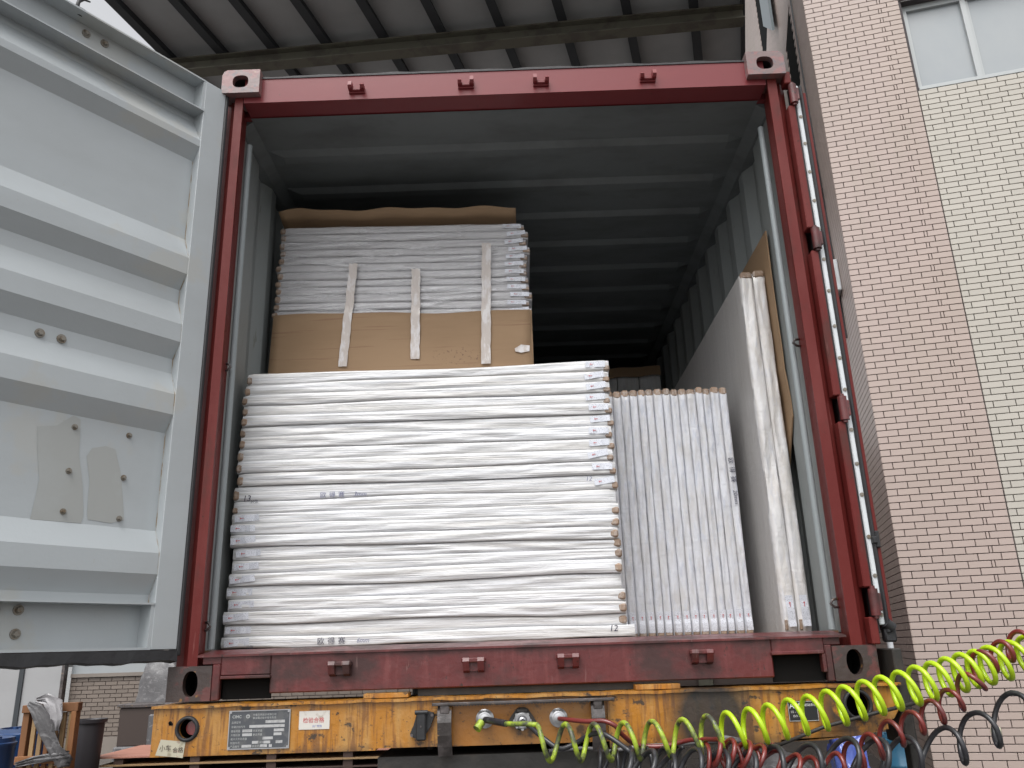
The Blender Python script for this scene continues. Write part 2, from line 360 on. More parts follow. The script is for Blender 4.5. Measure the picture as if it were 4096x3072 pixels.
def tag(o, label=None, cat=None, group=None, kind=None):
    if label: o['label'] = label
    if cat: o['category'] = cat
    if group: o['group'] = group
    if kind: o['kind'] = kind
    return o
def empty(name, loc=(0, 0, 0), rz=0, **k):
    o = bpy.data.objects.new(name, None); COL.objects.link(o); o.empty_display_size = .1
    o.location = loc; o.rotation_euler = (0, 0, rz); return tag(o, **k)
def text(body, size, loc, mat, parent, xdir=(1, 0, 0), updir=(0, 0, 1), name='lettering', shear=0, wid=1.0, bold=0, space=1.0):
    cu = bpy.data.curves.new('lettering', 'FONT'); cu.body = body; cu.size = size; cu.shear = shear; cu.offset = bold
    cu.resolution_u = 2; cu.space_character = space; cu.align_x = 'LEFT'
    o = bpy.data.objects.new(name, cu); COL.objects.link(o)
    bpy.context.view_layer.update()
    me = bpy.data.meshes.new_from_object(o.evaluated_get(bpy.context.evaluated_depsgraph_get()))
    bpy.data.objects.remove(o)
    me.materials.clear(); me.materials.append(mat)
    X = Vector(xdir).normalized(); U = Vector(updir).normalized(); Nn = X.cross(U)
    Mx = Matrix((X*wid, U, Nn)).transposed().to_4x4(); Mx.translation = Vector(loc)
    me.transform(Mx)
    o = bpy.data.objects.new(name, me); COL.objects.link(o)
    if parent is not None: o.parent = parent
    return o
def copy_tree(o, parent=None):
    c = o.copy(); COL.objects.link(c)
    if parent is not None: c.parent = parent
    for ch in o.children: copy_tree(ch, c)
    return c
ORD = ['topmost', 'second', 'third', 'fourth', 'fifth', 'sixth', 'seventh', 'eighth', 'ninth', 'tenth', 'eleventh', 'twelfth', 'thirteenth', 'fourteenth', 'fifteenth', 'sixteenth', 'seventeenth', 'eighteenth', 'nineteenth', 'twentieth', 'twenty-first', 'twenty-second', 'lowest']

# ------------------------------------------------------------------ ground and sky-side setting
G = -1.42
gb = MB(); gb.add([(-400, -400, G), (400, -400, G), (400, 400, G), (-400, 400, G)], [[0, 1, 2, 3]])
tag(gb.build('ground', concrete), kind='structure')

# ------------------------------------------------------------------ tiled building at the right
ANG = radians(14.5)
bld = empty('tiled_building', (4.928, 5.302, 0), -ANG, label='tall building faced with pink and cream running bond tiles, standing right of the container', cat='building')
# local frame: x right along the front, y back, front tiles face -y
wb = MB()
WU0, WU1, WV0, WV1 = 1.07, 3.1, 6.13, 7.33       # window opening (u, z)
wb.box(0.01, WU0, .02, 12, G, 16); wb.box(WU0, WU1, .02, 12, G, WV0); wb.box(WU0, WU1, .02, 12, WV1, 16); wb.box(WU1, 7, .02, 12, G, 16)
wb.box(WU0, WU1, .28, .5, WV0, WV1)
wb.build('wall', grout, bld)
CH, TL, JT = .0676, .2035, .0078
tile_cache = {}
def tile_mesh(L, mat):
    key = (round(L, 3), mat.name)
    if key not in tile_cache:
        t = MB(); w, h, d = L-JT, CH-JT, .012; b = .0015
        t.add([(0, .01, 0), (w, .01, 0), (w, .01, h), (0, .01, h), (0, -d+b, 0), (w, -d+b, 0), (w, -d+b, h), (0, -d+b, h), (b, -d, b), (w-b, -d, b), (w-b, -d, h-b), (b, -d, h-b)],
              [[8, 9, 10, 11], [4, 5, 9, 8], [5, 6, 10, 9], [6, 7, 11, 10], [7, 4, 8, 11], [0, 1, 5, 4], [1, 2, 6, 5], [2, 3, 7, 6], [3, 0, 4, 7]])
        o = t.build('tile', mat); me = o.data; bpy.data.objects.remove(o); tile_cache[key] = me
    return tile_cache[key]
tiles = []   # (u, z, L, mat, key for nearness)
row = 0; z = G
SEAM = 1.045
while z < 9.2:
    if row % 2 == 0: pink = [TL]*4+[TL*.15, SEAM-4*TL-TL*.15]
    else: pink = [TL*.48]+[TL]*4+[SEAM-4.48*TL]
    u = 0
    for L in pink: tiles.append((u, z, L, tilep)); u += L
    u = SEAM+.004
    seq = [TL*.36] if row % 2 else []
    while u+TL < 4.2:
        L = seq.pop(0) if seq else TL
        if not (WV0-.03 < z+CH/2 < WV1+.03 and u+L > WU0-.02 and u < WU1): tiles.append((u, z, L, tilec))
        u += L
    z += CH; row += 1
tiles.sort(key=lambda t: abs(t[1]-0.4)+t[0]*.25)
for t in tiles[:298]:
    o = bpy.data.objects.new('tile', tile_mesh(t[2], t[3])); COL.objects.link(o); o.parent = bld
    o.location = (t[0]+.003, .012 + random.uniform(-.001, .001), t[1])
rest = MB()
for (u, z_, L, mt) in tiles[298:]:
    rest.cur = 0 if mt is tilep else 1
    w, h, d, b = L-JT, CH-JT, .0, .0015
    rest.add([(u+.003+x, y, z_+q) for (x, y, q) in ((0, .03, 0), (w, .03, 0), (w, .03, h), (0, .03, h), (0, b, 0), (w, b, 0), (w, b, h), (0, b, h), (b, 0, b), (w-b, 0, b), (w-b, 0, h-b), (b, 0, h-b))],
             [[8, 9, 10, 11], [4, 5, 9, 8], [5, 6, 10, 9], [6, 7, 11, 10], [7, 4, 8, 11], [0, 1, 5, 4], [1, 2, 6, 5], [2, 3, 7, 6], [3, 0, 4, 7]])
tag(rest.build('upper_tiles', [tilep, tilec], bld), kind='stuff')
# side face tiles (face -x)
side = MB(); z = G; row = 0
SW = [(3.75, 5.2, 10.55, 14.2), (1.2, 2.05, 7.35, 8.6)]
while z < 15.5:
    v = .004 - (TL*.5 if row % 2 else 0)
    while v < 11.5:
        a_, b_ = max(v, .004), v+TL-JT
        if not any(s0-.05 < (a_+b_)/2 < s1+.05 and q0 < z+.03 < q1 for (s0, s1, q0, q1) in SW):
            h = CH-JT
            side.add([(0, a_, z), (0, b_, z), (0, b_, z+h), (0, a_, z+h), (.02, a_, z), (.02, b_, z), (.02, b_, z+h), (.02, a_, z+h)],
                     [[0, 1, 2, 3], [0, 4, 5, 1], [1, 5, 6, 2], [2, 6, 7, 3], [3, 7, 4, 0]])
        v += TL
    z += CH; row += 1
tag(side.build('side_tiles', tilep, bld), kind='stuff')
# front window
win = MB()
fw = .06
win.box(WU0, WU0+fw, .10, .18, WV0, WV1); win.box(WU1-fw, WU1, .10, .18, WV0, WV1)
win.box(WU0+fw, WU1-fw, .10, .18, WV0, WV0+.03); win.box(WU0+fw, WU1-fw, .10, .18, WV1-.07, WV1)
win.box(1.71, 1.765, .09, .17, WV0+.03, WV1-.07); win.box(1.765, 1.80, .12, .17, WV0+.03, WV1-.07)
w1 = win.build('window', white, bld)
for (a_, b_) in ((WU0+fw, 1.71), (1.80, WU1-fw)):
    g = MB(); g.box(a_, b_, .14, .15, WV0+.03, WV1-.07); g.build('pane', frost, w1)
rv = MB(); rv.box(WU0-.0, WU1, -.002, .10, WV0-.045, WV0-.002); rv.build('sill', white, w1)
lt = MB(); lt.box(WU0-.0, WU1, .002, .26, WV1+.001, WV1+.012); lt.build('soffit', brownf, w1)
# side windows: one open outward, one narrow dark slot
for i, (s0, s1, q0, q1) in enumerate(SW):
    wnd = MB(); wnd.box(.004, .018, s0, s1, q0, q1); w2 = wnd.build('window', dark, bld)
sash = MB(); sash.prism([(2.25, 14.2), (3.6, 14.2), (3.6, 10.3), (2.5, 9.3)], -.10, -.06, 'x')
sash.build('open_sash', blueglass, bld)
sf = MB(); sf.box(-.02, .0, .84, .87, 3.5, 15); sf.build('corner_cable', black, bld)
# things fixed to the building
jb = MB(); jb.box(-.12, -.004, .62, .92, 4.02, 4.42, .01)
o = jb.build('junction_box', whitebar); o.parent = None; o.matrix_world = bld.matrix_basis if False else Matrix.Translation((4.928, 5.302, 0)) @ Matrix.Rotation(-ANG, 4, 'Z')
tag(o, 'small white junction box high on the side face of the tiled building', 'box')
lp = MB(); lp.tube([(-.03, .86-.0, 6.6), (-.03, .84, 6.0), (-.03, .80, 5.5), (-.05, .68, 5.28), (-.06, .60, 5.36)], .014, 8)
o = lp.build('drooping_cable', black, smooth=True); o.matrix_world = Matrix.Translation((4.928, 5.302, 0)) @ Matrix.Rotation(-ANG, 4, 'Z')
tag(o, 'thin black cable drooping down the side face of the tiled building', 'cable')
sw = MB(); sw.box(.525, .61, -.012, -.001, -.775, -.675, .003)
o = sw.build('switch_plate', switchM); o.matrix_world = Matrix.Translation((4.928, 5.302, 0)) @ Matrix.Rotation(-ANG, 4, 'Z')
tag(o, 'pale square plate low on the tiled wall behind the coiled hoses', 'plate')

# ------------------------------------------------------------------ steel canopy
can = empty('steel_canopy', (0, 0, 8.95), -ANG, label='grey sheet metal canopy roof on dark purlins high above the container', cat='canopy')
def cl(x, y): # world xy to canopy local
    c_, s_ = cos(ANG), sin(ANG); return (x*c_-y*s_, x*s_+y*c_)
px = [(-4.297, 6.257), (-3.428, 6.299), (-2.594, 6.339), (-1.735, 6.381), (-.818, 6.425), (.095, 6.47), (1.017, 6.514), (1.966, 6.56), (2.954, 6.608), (3.942, 6.656)]
us = [cl(*p)[0] for p in px]
V0, V1 = 4.9, 16.0
UR = cl(4.70, 6.7)[0]
for u in us:
    p = MB(); p.box(u-.045, u+.045, V0, V1, -.0, .16); p.box(u+.045, u+.09, V0, V1, .0, .012); p.build('purlin', purl, can)
p = MB(); p.box(UR-.03, UR+.02, V0, V1, -.02, .3); p.build('edge_gutter', purl, can)
ue = us+[UR]
for i in range(len(ue)-1):
    s_ = MB()
    a_, b_ = ue[i]+.0, ue[i+1]-.0
    # shallow trapezoid ribs running across the bay
    n = 36; P = []; F = []
    for k in range(n+1):
        v = V0+(V1-V0)*k/n; zz = .165 + (.012 if k % 4 in (0, 1) else 0)
        P += [(a_, v, zz), (b_, v, zz), (a_, v, zz+.05), (b_, v, zz+.05)]
    for k in range(n):
        q = k*4; F += [[q, q+1, q+5, q+4], [q+2, q+6, q+7, q+3]]
    s_.add(P, F); s_.build('roof_sheet', sheetM, can)
bm_ = MB()
A, B = Vector((*cl(-4.4, 7.60), 0)), Vector((*cl(4.72, 6.853), 0))
d_ = (B-A).normalized(); n_ = Vector((-d_.y, d_.x, 0)); c_ = (A+B)/2; hl = (B-A).length/2
bm_.obox(c_+Vector((0, 0, -.235)), d_, n_, (0, 0, 1), hl, .10, .012)
bm_.obox(c_+Vector((0, 0, -.13)), d_, n_, (0, 0, 1), hl, .012, .094)
bm_.obox(c_+Vector((0, 0, -.020)), d_, n_, (0, 0, 1), hl, .10, .012)
bm_.build('main_beam', beamM, can)
bm_ = MB(); bm_.obox(c_+n_*5+Vector((0, 0, -.2)), d_, n_, (0, 0, 1), hl, .1, .15); bm_.build('main_beam', beamM, can)
for (x, y) in ((cl(-4.5, 12.6)), (cl(4.3, 12.0))):
    p = MB(); p.box(x-.12, x+.12, y-.12, y+.12, G-8.95, -.36); p.build('column', beamM, can)

# ------------------------------------------------------------------ background walls at the left and behind
wp = empty('panel_wall', (0, 0, 0), label='pale sandwich panel wall at far left beneath the open grey door', cat='wall')
for (x0, x1) in ((-10.6, -9.4), (-9.38, -8.5), (-8.48, -7.52), (-7.44, -6.77)):
    p = MB(); p.box(x0, x1, 12.0, 12.1, G, 3.4); p.build('panel', panelM, wp)
p = MB(); p.box(-7.52, -7.44, 11.97, 12.08, G, 3.4); p.build('joint_strip', purl, wp)
p = MB(); p.box(-6.77, -6.72, 11.94, 12.06, G, 3.4); p.build('end_post', gsteel, wp)
bw = empty('far_tiled_wall', (0, 0, 0), label='distant brown grey tiled wall with a window, seen below the container', cat='wall')
p = MB(); p.box(-6.7, 8, 12.15, 12.4, G, 3.4); p.build('wall', groutb, bw)
ft = MB(); z = -1.05; row = 0
while z < .16:
    x = -6.68-(TL*.5 if row % 2 else 0)
    while x < 1.5:
        if not (z > -.06 and x < -5.1): ft.box(max(x, -6.69), x+TL-.012, 12.135, 12.16, z, z+CH-.012)
        x += TL
    z += CH; row += 1
tag(ft.build('tiles', tileb, bw), kind='stuff')
p = MB(); p.box(-6.68, 8, 12.10, 12.15, G, -1.07); p.build('plinth', render_, bw)
p = MB(); p.box(-6.68, -5.15, 12.09, 12.15, -.1, -.04); p.box(-5.2, -5.02, 12.11, 12.15, -.04, 1.2); fr = p.build('window', render_, bw)
p = MB(); p.box(-6.68, -5.22, 12.12, 12.145, -.04, 1.2); p.build('pane', frost, fr)

# blue drums
def drum(name, x, y, r, top, mat, label, group=None):
    h = top-G; P = [(0, 0), (r*.95, 0), (r, .02), (r, h*.3), (r*1.03, h*.31), (r*1.03, h*.33), (r, h*.34), (r, h*.64), (r*1.03, h*.65), (r*1.03, h*.67), (r, h*.68), (r, h*.9), (r*1.04, h*.92), (r*1.04, h*.945), (r*.97, h*.955), (r*.95, h), (r*.88, h), (r*.86, h-.02), (0, h-.02)]
    b = MB(); b.lathe((0, 0, 0), P); o = b.build(name, mat, smooth=35); o.location = (x, y, G)
    tag(o, label, 'drum', group)
    l = MB(); l.cyl((r*.45, 0, h-.02), (r*.45, 0, h+.012), .035); l.cyl((-r*.45, 0, h-.02), (-r*.45, 0, h+.008), .025); l.build('bung', mat, o)
    return o
drum('blue_drum', -4.14, 6.5, .29, -.50, drumM, 'blue drum half hidden behind the upright timber crate at lower left', 'blue drums')
drum('blue_drum', -4.12, 5.75, .27, -.54, drumM, 'blue drum in front at the very left edge beside the timber crate', 'blue drums')
drum('blue_drum', -4.95, 6.4, .29, -.60, drumM, 'blue drum cut off by the left edge of the photo', 'blue drums')
drum('teal_drum', 4.50, 5.0, .155, -.68, drumT, 'small teal blue drum at the foot of the tiled building behind the hoses')

# upright timber crate with shrink wrap
cr = empty('timber_crate', (-3.39, 5.56, G), radians(4), label='upright timber slat crate with torn clear wrap hanging over it, lower left', cat='crate')
W_, H_ = .50, 1.185
for (x0, x1, y0, y1, z0, z1, mt) in [(-W_/2, -W_/2+.06, -.05, .05, 0, H_-.07, wood), (W_/2-.05, W_/2, -.05, .05, 0, H_-.07, wood),
    (-W_/2-.005, -W_/2+.13, -.075, .05, H_-.07, H_, wood), (-W_/2+.13, W_/2+.01, -.05, .05, H_-.07, H_+.01, wood), (-W_/2-.005, W_/2, -.09, -.05, .66, .73, wood)]:
    b = MB(); b.box(x0, x1, y0, y1, z0, z1, .004); b.build('rail', mt, cr)
for k in range(6):
    x = -W_/2+.085+k*.068
    b = MB(); b.box(x, x+.04, -.03, .0, .02, H_-.075, .002); b.build('slat', woodp if k != 2 else wood, cr)
b = MB(); b.box(-W_/2+.02, W_/2-.02, .08, .1, 0, .62); b.build('back_board', wood, cr)
def strip(pts, w, th, name, mat, parent, smooth=True):
    b = MB(); N = len(pts); P = []
    for i, p in enumerate(pts):
        p = Vector(p); t = (Vector(pts[min(i+1, N-1)])-Vector(pts[max(i-1, 0)])).normalized(); n = t.cross(Vector((0, 1, 0))).normalized()
        ww = w[i] if hasattr(w, '__len__') else w
        for k in range(7):
            s = k/6-.5; P.append(p+n*ww*s+Vector((0, -.02*sin(k*2.3+i*1.7)+random.uniform(-.01, .01), 0)))
    F = [[i*7+k, i*7+k+1, (i+1)*7+k+1, (i+1)*7+k] for i in range(N-1) for k in range(6)]
    b.add(P, F); o = b.build(name, mat, parent, smooth=smooth)
    m_ = o.modifiers.new('t', 'SOLIDIFY'); m_.thickness = th; return o
strip([(-.18, -.12, 1.20), (-.08, -.15, 1.15), (0, -.15, 1.02), (.06, -.14, .9), (.14, -.13, .78), (.22, -.12, .68), (.28, -.11, .66)], [.05, .12, .15, .13, .12, .15, .06], .006, 'torn_wrap', wrapg, cr)
strip([(-.12, -.10, 1.23), (-.02, -.11, 1.24), (.06, -.12, 1.18), (.10, -.12, 1.05), (.11, -.12, .95)], [.05, .10, .16, .12, .06], .006, 'torn_wrap', M('milky film', (.33, .32, .33), .3, coat=.5, bump=[((18, 18, 18), .6, 1, Z3)]), cr)
strip([(-.22, -.12, .66), (-.05, -.13, .70), (.1, -.13, .72), (.26, -.12, .74)], [.05, .07, .07, .06], .006, 'torn_wrap', wrapg, cr)

b = MB(); r = .125; hh = 1.0
b.lathe((0, 0, 0), [(0, 0), (.09, 0), (.1, .02), (.13, hh-.04), (.15, hh-.035), (.155, hh), (.14, hh), (.12, hh-.03), (0, hh-.05)], 24)
o = b.build('waste_bin', binm, smooth=35); o.location = (-3.31, 6.2, G); tag(o, 'dark round bin standing right of the timber crate at lower left', 'bin')
# sheet stack on the ground running under the trailer
ps = empty('plywood_stack', (-1.9, 7.0, G), label='low stack of reddish plywood sheets on dark boards under the trailer left side', cat='boards')
zt = .617
for k in range(7):
    b = MB(); x0 = -1.42+random.uniform(-.04, .04)+k*.012; y0 = -.68+random.uniform(-.02, .02)
    zz = zt-.018*(k+1)-(.06 if k > 0 else 0)*k
    b.box(x0+.1*(k > 0), 2.2, y0, .5, zz, zz+.017, .001); b.build('sheet', plym if k == 0 else (woodp if k % 2 else plyd), ps)
for k in range(5):
    b = MB(); b.box(-1.2+k*.8, -1.1+k*.8, -.66, .45, 0, zt-.02); b.build('bearer', plyd, ps)
# crate and wrapped load against the far wall
cb = empty('wrapped_crate', (-4.07, 9.1, G), label='dark brown crate wrapped in clear plastic against the far tiled wall', cat='crate')
b = MB(); b.box(-.30, .42, 0, .7, .46, .95, .01); b.build('crate_body', cabm, cb)
b = MB(); b.box(-.33, .45, -.03, .73, .95, 1.0, .008); b.build('crate_lid', gsteel, cb)
b = MB(); b.box(-.33, .10, -.04, .72, .0, .46, .02); b.box(.12, .42, -.05, .70, .0, .86, .02); b.build('plastic_wrap', wrapg, cb)
def blob(name, loc, size, mat, seed, rough=.25, freq=2.2, parent=None):
    bm = bmesh.new(); bmesh.ops.create_icosphere(bm, subdivisions=4, radius=1)
    import mathutils.noise as mn
    for v in bm.verts:
        p = v.co.copy(); k = 1+rough*mn.noise(p*freq+Vector((seed, 0, 0)))+rough*.5*mn.noise(p*freq*2.7+Vector((0, seed, 0)))
        q = Vector([math.copysign(abs(c)**.72, c) for c in p])*k
        v.co = Vector((q.x*size[0], q.y*size[1], q.z*size[2]))
        if v.co.z < -size[2]*.92: v.co.z = -size[2]*.92
    me = bpy.data.meshes.new(name); bm.to_mesh(me); bm.free(); me.materials.append(mat)
    for p in me.polygons: p.use_smooth = True
    o = bpy.data.objects.new(name, me); COL.objects.link(o); o.location = loc
    if parent: o.parent = parent
    return o
wl = blob('wrapped_load', (-4.05, 9.9, G+.82), (.42, .4, .86), wrapg, 3.1, .16)
tag(wl, 'tall load under crumpled translucent plastic by the far wall, left of the container corner', 'wrapped load')
sk = [(2.1, 4.4, .42, .55), (2.75, 4.1, .36, .62), (3.3, 4.6, .3, .7), (1.4, 4.6, .4, .5)]
for i, (x, y, r_, h_) in enumerate(sk):
    o = blob('plastic_sack', (x, y, G+h_*.92/2*1.0+.0), (r_, .34, h_*.5), wrapg, 10+i*3.3, .2)
    tag(o, ['crumpled grey plastic sack below the yellow beam behind the black cables', 'grey plastic sack between the yellow beam grime patch and the blue bag', 'tall grey plastic sack nearest the blue bag', 'grey plastic sack in the shade under the black chassis'][i], 'sack', 'grey sacks behind the trailer')
o = blob('blue_plastic_bag', (3.60, 3.7, G+.47), (.13, .13, .50), bagB, 5.5, .3, 3); tag(o, 'shiny blue plastic bag standing left of the teal drum under the beam', 'bag')
b = MB(); b.cyl((4.02, 3.6, G), (3.92, 3.42, .30), .022, n=12); o = b.build('white_pipe', whitebar, smooth=40)
tag(o, 'thin white pipe leaning upright in front of the dark side face of the building', 'pipe')

# ------------------------------------------------------------------ the container
ct = empty('shipping_container', (1.219, 0, 0), label='red shipping container with grey interior, open end facing the viewer', cat='container')
def part(b, name, mat, parent=None, smooth=False):
    o = b.build(name, mat, None, smooth)
    par = parent if parent is not None else ct
    o.parent = par
    mwp = Matrix.Translation((1.219, 0, 0)) if parent is None else par.matrix_parent_inverse.inverted()
    o.matrix_parent_inverse = Matrix.Translation((-1.219, 0, 0)) if parent is None else Matrix.Identity(4)
    return o
CL = 12.192
# corner castings
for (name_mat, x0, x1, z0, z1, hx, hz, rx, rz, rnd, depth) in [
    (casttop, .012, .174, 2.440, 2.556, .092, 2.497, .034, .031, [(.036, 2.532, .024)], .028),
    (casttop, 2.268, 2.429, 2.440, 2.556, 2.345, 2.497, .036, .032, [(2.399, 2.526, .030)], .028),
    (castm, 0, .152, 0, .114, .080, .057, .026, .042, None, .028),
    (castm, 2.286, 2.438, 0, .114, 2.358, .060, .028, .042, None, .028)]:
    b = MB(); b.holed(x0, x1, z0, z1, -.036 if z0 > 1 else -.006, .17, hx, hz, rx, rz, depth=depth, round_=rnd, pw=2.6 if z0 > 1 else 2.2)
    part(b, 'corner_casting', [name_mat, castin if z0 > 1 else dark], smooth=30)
for (x0, x1) in ((.018, .15), (2.288, 2.42)):     # front end castings
    for (z0, z1) in ((0, .118), (2.473, 2.591)):
        b = MB(); b.box(x0, x1, CL-.178, CL, z0, z1, .004); part(b, 'corner_casting', castm)
# flange bars beside lower castings
for q in ((.152, .180), (2.262, 2.2855)):
    b = MB(); b.box(q[0], q[1], -.004, .020, .0, .118, .003); part(b, 'casting_flange', redsill)
# header
b = MB(); b.prism([(0, 2.412), (.128, 2.410), (.128, 2.47), (.012, 2.52), (.012, 2.535), (0, 2.533)], .100, 2.350, 'x')
b.box(.04, 2.40, .10, .128, 2.409, 2.46)
part(b, 'header', redtop)
b = MB()
P = []; F = []; n = 60
for i in range(n+1):
    x = .175+(2.268-.175)*i/n; w = .0022*sin(x*19)+.0015*sin(x*43+1)
    P += [(x, -.004, 2.531), (x, -.004, 2.541+w), (x, .05, 2.545+w), (x, .05, 2.531)]
for i in range(n):
    for k in range(4): F.append([i*4+k, i*4+(k+1) % 4, (i+1)*4+(k+1) % 4, (i+1)*4+k])
b.add(P, F); part(b, 'rain_gutter', black)
# posts
b = MB()
b.prism([(.0, .06), (.033, .045), (.035, .035), (.058, .032), (.062, .0), (.097, .0), (.097, .012), (.072, .02), (.072, .128), (.0, .128)], .114, 2.462, 'z')
part(b, 'corner_post', red)
b = MB()
b.prism([(2.356, .0), (2.395, .0), (2.401, .03), (2.419, .034), (2.438, .045), (2.438, .128), (2.376, .128), (2.376, .02), (2.356, .012)], .114, 2.462, 'z')
part(b, 'corner_post', red)
# hinge side bar of the right post, in lengths between hinge knuckles
kn = [2.342, 1.660, .954, .254]
segs = [(2.40, 2.462), (1.71, 2.29), (1.005, 1.61), (.305, .905), (.114, .205)]
b = MB()
for (z0, z1) in segs: b.box(2.423, 2.452, -.020, .03, z0, z1, .004)
part(b, 'hinge_post_bar', red)
for z in kn:
    b = MB(); b.cyl((2.450, -.022, z-.045), (2.450, -.022, z+.045), .0165, n=18); b.box(2.452, 2.474, -.030, -.016, z-.030, z+.030, .003)
    b.cyl((2.450, -.022, z-.055), (2.450, -.022, z+.055), .009, n=10)
    part(b, 'hinge', redsill, smooth=35)
# sill: threshold plate and main beam with fork openings
b = MB()
FL, FR = (.186, .352), (2.082, 2.244)
b.box(FL[1], FR[0], 0.0, .13, .018, .150, .004)
b.box(.180, FL[1], .0, .13, .080, .150, .003); b.box(FR[0], 2.262, .0, .13, .090, .150, .003)
b.box(.114, .180, .004, .13, .118, .150, .002); b.box(2.262, 2.32, .004, .13, .118, .150, .002)
part(b, 'sill', redsill)
b = MB(); b.prism([(-.010, .142), (.13, .158), (.13, .166), (-.010, .149)], .10, 2.34, 'x')
part(b, 'threshold_plate', redsill)
b = MB(); b.box(.1835, FL[1]+.004, -.014, .02, .069, .079, .002); part(b, 'fork_pocket_lip', redsill)
b = MB(); b.box(FR[0]-.006, FR[1]+.012, -.014, .02, .090, .101, .002)
b.box(FR[1]+.004, FR[1]+.016, -.012, .02, .03, .090, .002); part(b, 'fork_pocket_lip', redsill)
b = MB(); b.box(.182, .350, .03, .036, .001, .08); part(b, 'pocket_shade', dark)  # near-black sheet painted as the shade inside the fork opening
b = MB(); b.box(2.084, 2.260, .03, .036, .001, .09); part(b, 'pocket_shade', dark)
# cam keepers
for i, (x, z) in enumerate([(.589, 2.452), (1.060, 2.457), (1.384, 2.456), (1.844, 2.457)]):
    b = MB(); s = 1 if i % 2 == 0 else -1
    b.box(x-.034, x+.034, -.010, .001, z-.014, z-.004, .002)
    b.prism([(-.001, z-.006), (-.030, z-.006), (-.042, z+.004), (-.034, z+.028 if s > 0 else z+.014), (-.001, z+.030 if s > 0 else z+.014)], x-.034, x-.018, 'x')
    b.prism([(-.001, z-.006), (-.030, z-.006), (-.042, z+.004), (-.034, z+.014 if s > 0 else z+.028), (-.001, z+.014 if s > 0 else z+.030)], x+.018, x+.034, 'x')
    b.box(x-.018, x+.018, -.020, -.001, z-.008, z+.010, .003)
    part(b, 'cam_keeper', redtop)
for (x, z) in [(.595, .092), (1.055, .090), (1.379, .093), (1.837, .093)]:
    b = MB()
    b.prism([(-.001, z-.026), (-.028, z-.018), (-.040, z+.012), (-.034, z+.024), (-.001, z+.024)], x-.036, x-.014, 'x')
    b.prism([(-.001, z-.026), (-.028, z-.018), (-.040, z+.012), (-.034, z+.024), (-.001, z+.024)], x+.014, x+.036, 'x')
    b.box(x-.041, x+.041, -.036, -.001, z+.008, z+.023, .003); b.box(x-.014, x+.014, -.018, -.001, z-.02, z+.01)
    part(b, 'cam_keeper', redsill)
# side walls: vertical trapezoid corrugation, inside grey and outside red
def corr(side_x, sign):
    prof = [(.128, 0)]; y = .42
    prof.append((y, 0))
    while y < CL-.3:
        prof += [(y+.068, .036), (y+.140, .036), (y+.208, 0), (y+.278, 0)]; y += .278
    P = []; F = []
    for (yy, d) in prof:
        xi = side_x - sign*0 - sign*d
        P += [(xi, yy, .16), (xi, yy, 2.44)]
    for i in range(len(prof)-1): F.append([2*i, 2*i+2, 2*i+3, 2*i+1])
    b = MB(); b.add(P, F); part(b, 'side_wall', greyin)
    b = MB(); b.add([(p[0]-sign*.006, p[1], p[2]) for p in P], F); part(b, 'side_wall_outside', red)
corr(.042, 1); corr(2.398, -1)
for (x0, x1, xo0, xo1) in ((.042, .110, 0, .036), (2.325, 2.398, 2.404, 2.438)):
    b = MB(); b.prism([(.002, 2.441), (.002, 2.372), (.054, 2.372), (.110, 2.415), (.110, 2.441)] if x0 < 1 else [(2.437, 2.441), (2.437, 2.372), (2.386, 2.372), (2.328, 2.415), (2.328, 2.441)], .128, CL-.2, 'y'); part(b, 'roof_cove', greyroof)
    b = MB(); b.box(xo0, xo1, .17, CL-.18, 2.44, 2.53, .004); b.box(xo0, xo1, .17, CL-.18, .0, .16, .004); part(b, 'side_rail', red)
    b = MB(); xs = .085 if x0 < 1 else 2.353
    b.cyl((xs, .15, .17), (xs, .15, 2.30), .013, n=14); part(b, 'lashing_rod', greyrod, smooth=40)
for (x, z) in ((.066, 1.25), (.066, .252), (2.372, 1.272), (2.372, .262)):
    s = 1 if x < 1 else -1
    b = MB(); b.tube([(x-s*.006, .12, z+.014), (x+s*.018, .11, z+.010), (x+s*.026, .11, z-.004), (x+s*.014, .11, z-.016), (x-s*.006, .12, z-.016)], .005, 8); part(b, 'lashing_ring', gsteel, smooth=True)
# roof
prof = [(.10, 2.405), (.32, 2.405)]; y = .345
while y < CL-.4:
    prof += [(y, 2.405), (y+.03, 2.383), (y+.085, 2.383), (y+.115, 2.405)]; y += .335
prof.append((CL-.1, 2.405))
P = []; F = []
xs_ = [.10, .17, 2.27, 2.34]
for (yy, zz) in prof: P += [(xs_[0], yy, 2.405), (xs_[1], yy, zz), (xs_[2], yy, zz), (xs_[3], yy, 2.405)]
for i in range(len(prof)-1):
    for k in range(3): F.append([i*4+k, i*4+k+1, (i+1)*4+k+1, (i+1)*4+k])
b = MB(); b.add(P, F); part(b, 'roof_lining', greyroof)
b = MB(); b.box(.05, 2.39, .128, CL-.05, 2.52, 2.54); part(b, 'roof', M('low bounce container roof', (.09, .07, .065), .5))  # unseen top; dull colour chosen to keep red bounce light off the canopy
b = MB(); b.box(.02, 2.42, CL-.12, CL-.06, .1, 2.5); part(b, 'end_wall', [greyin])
b = MB()
for k in range(8): b.box(.065+k*.2885, .065+(k+1)*.2885-.006, .13, CL-.12, .138, .166)
part(b, 'floor', M('container floor plywood', (.14, .08, .045), .5))
b = MB()
for k in range(40): b.box(.06, 2.38, .3+k*.3, .345+k*.3, .02, .137)
tag(part(b, 'cross_members', chass), kind='stuff')

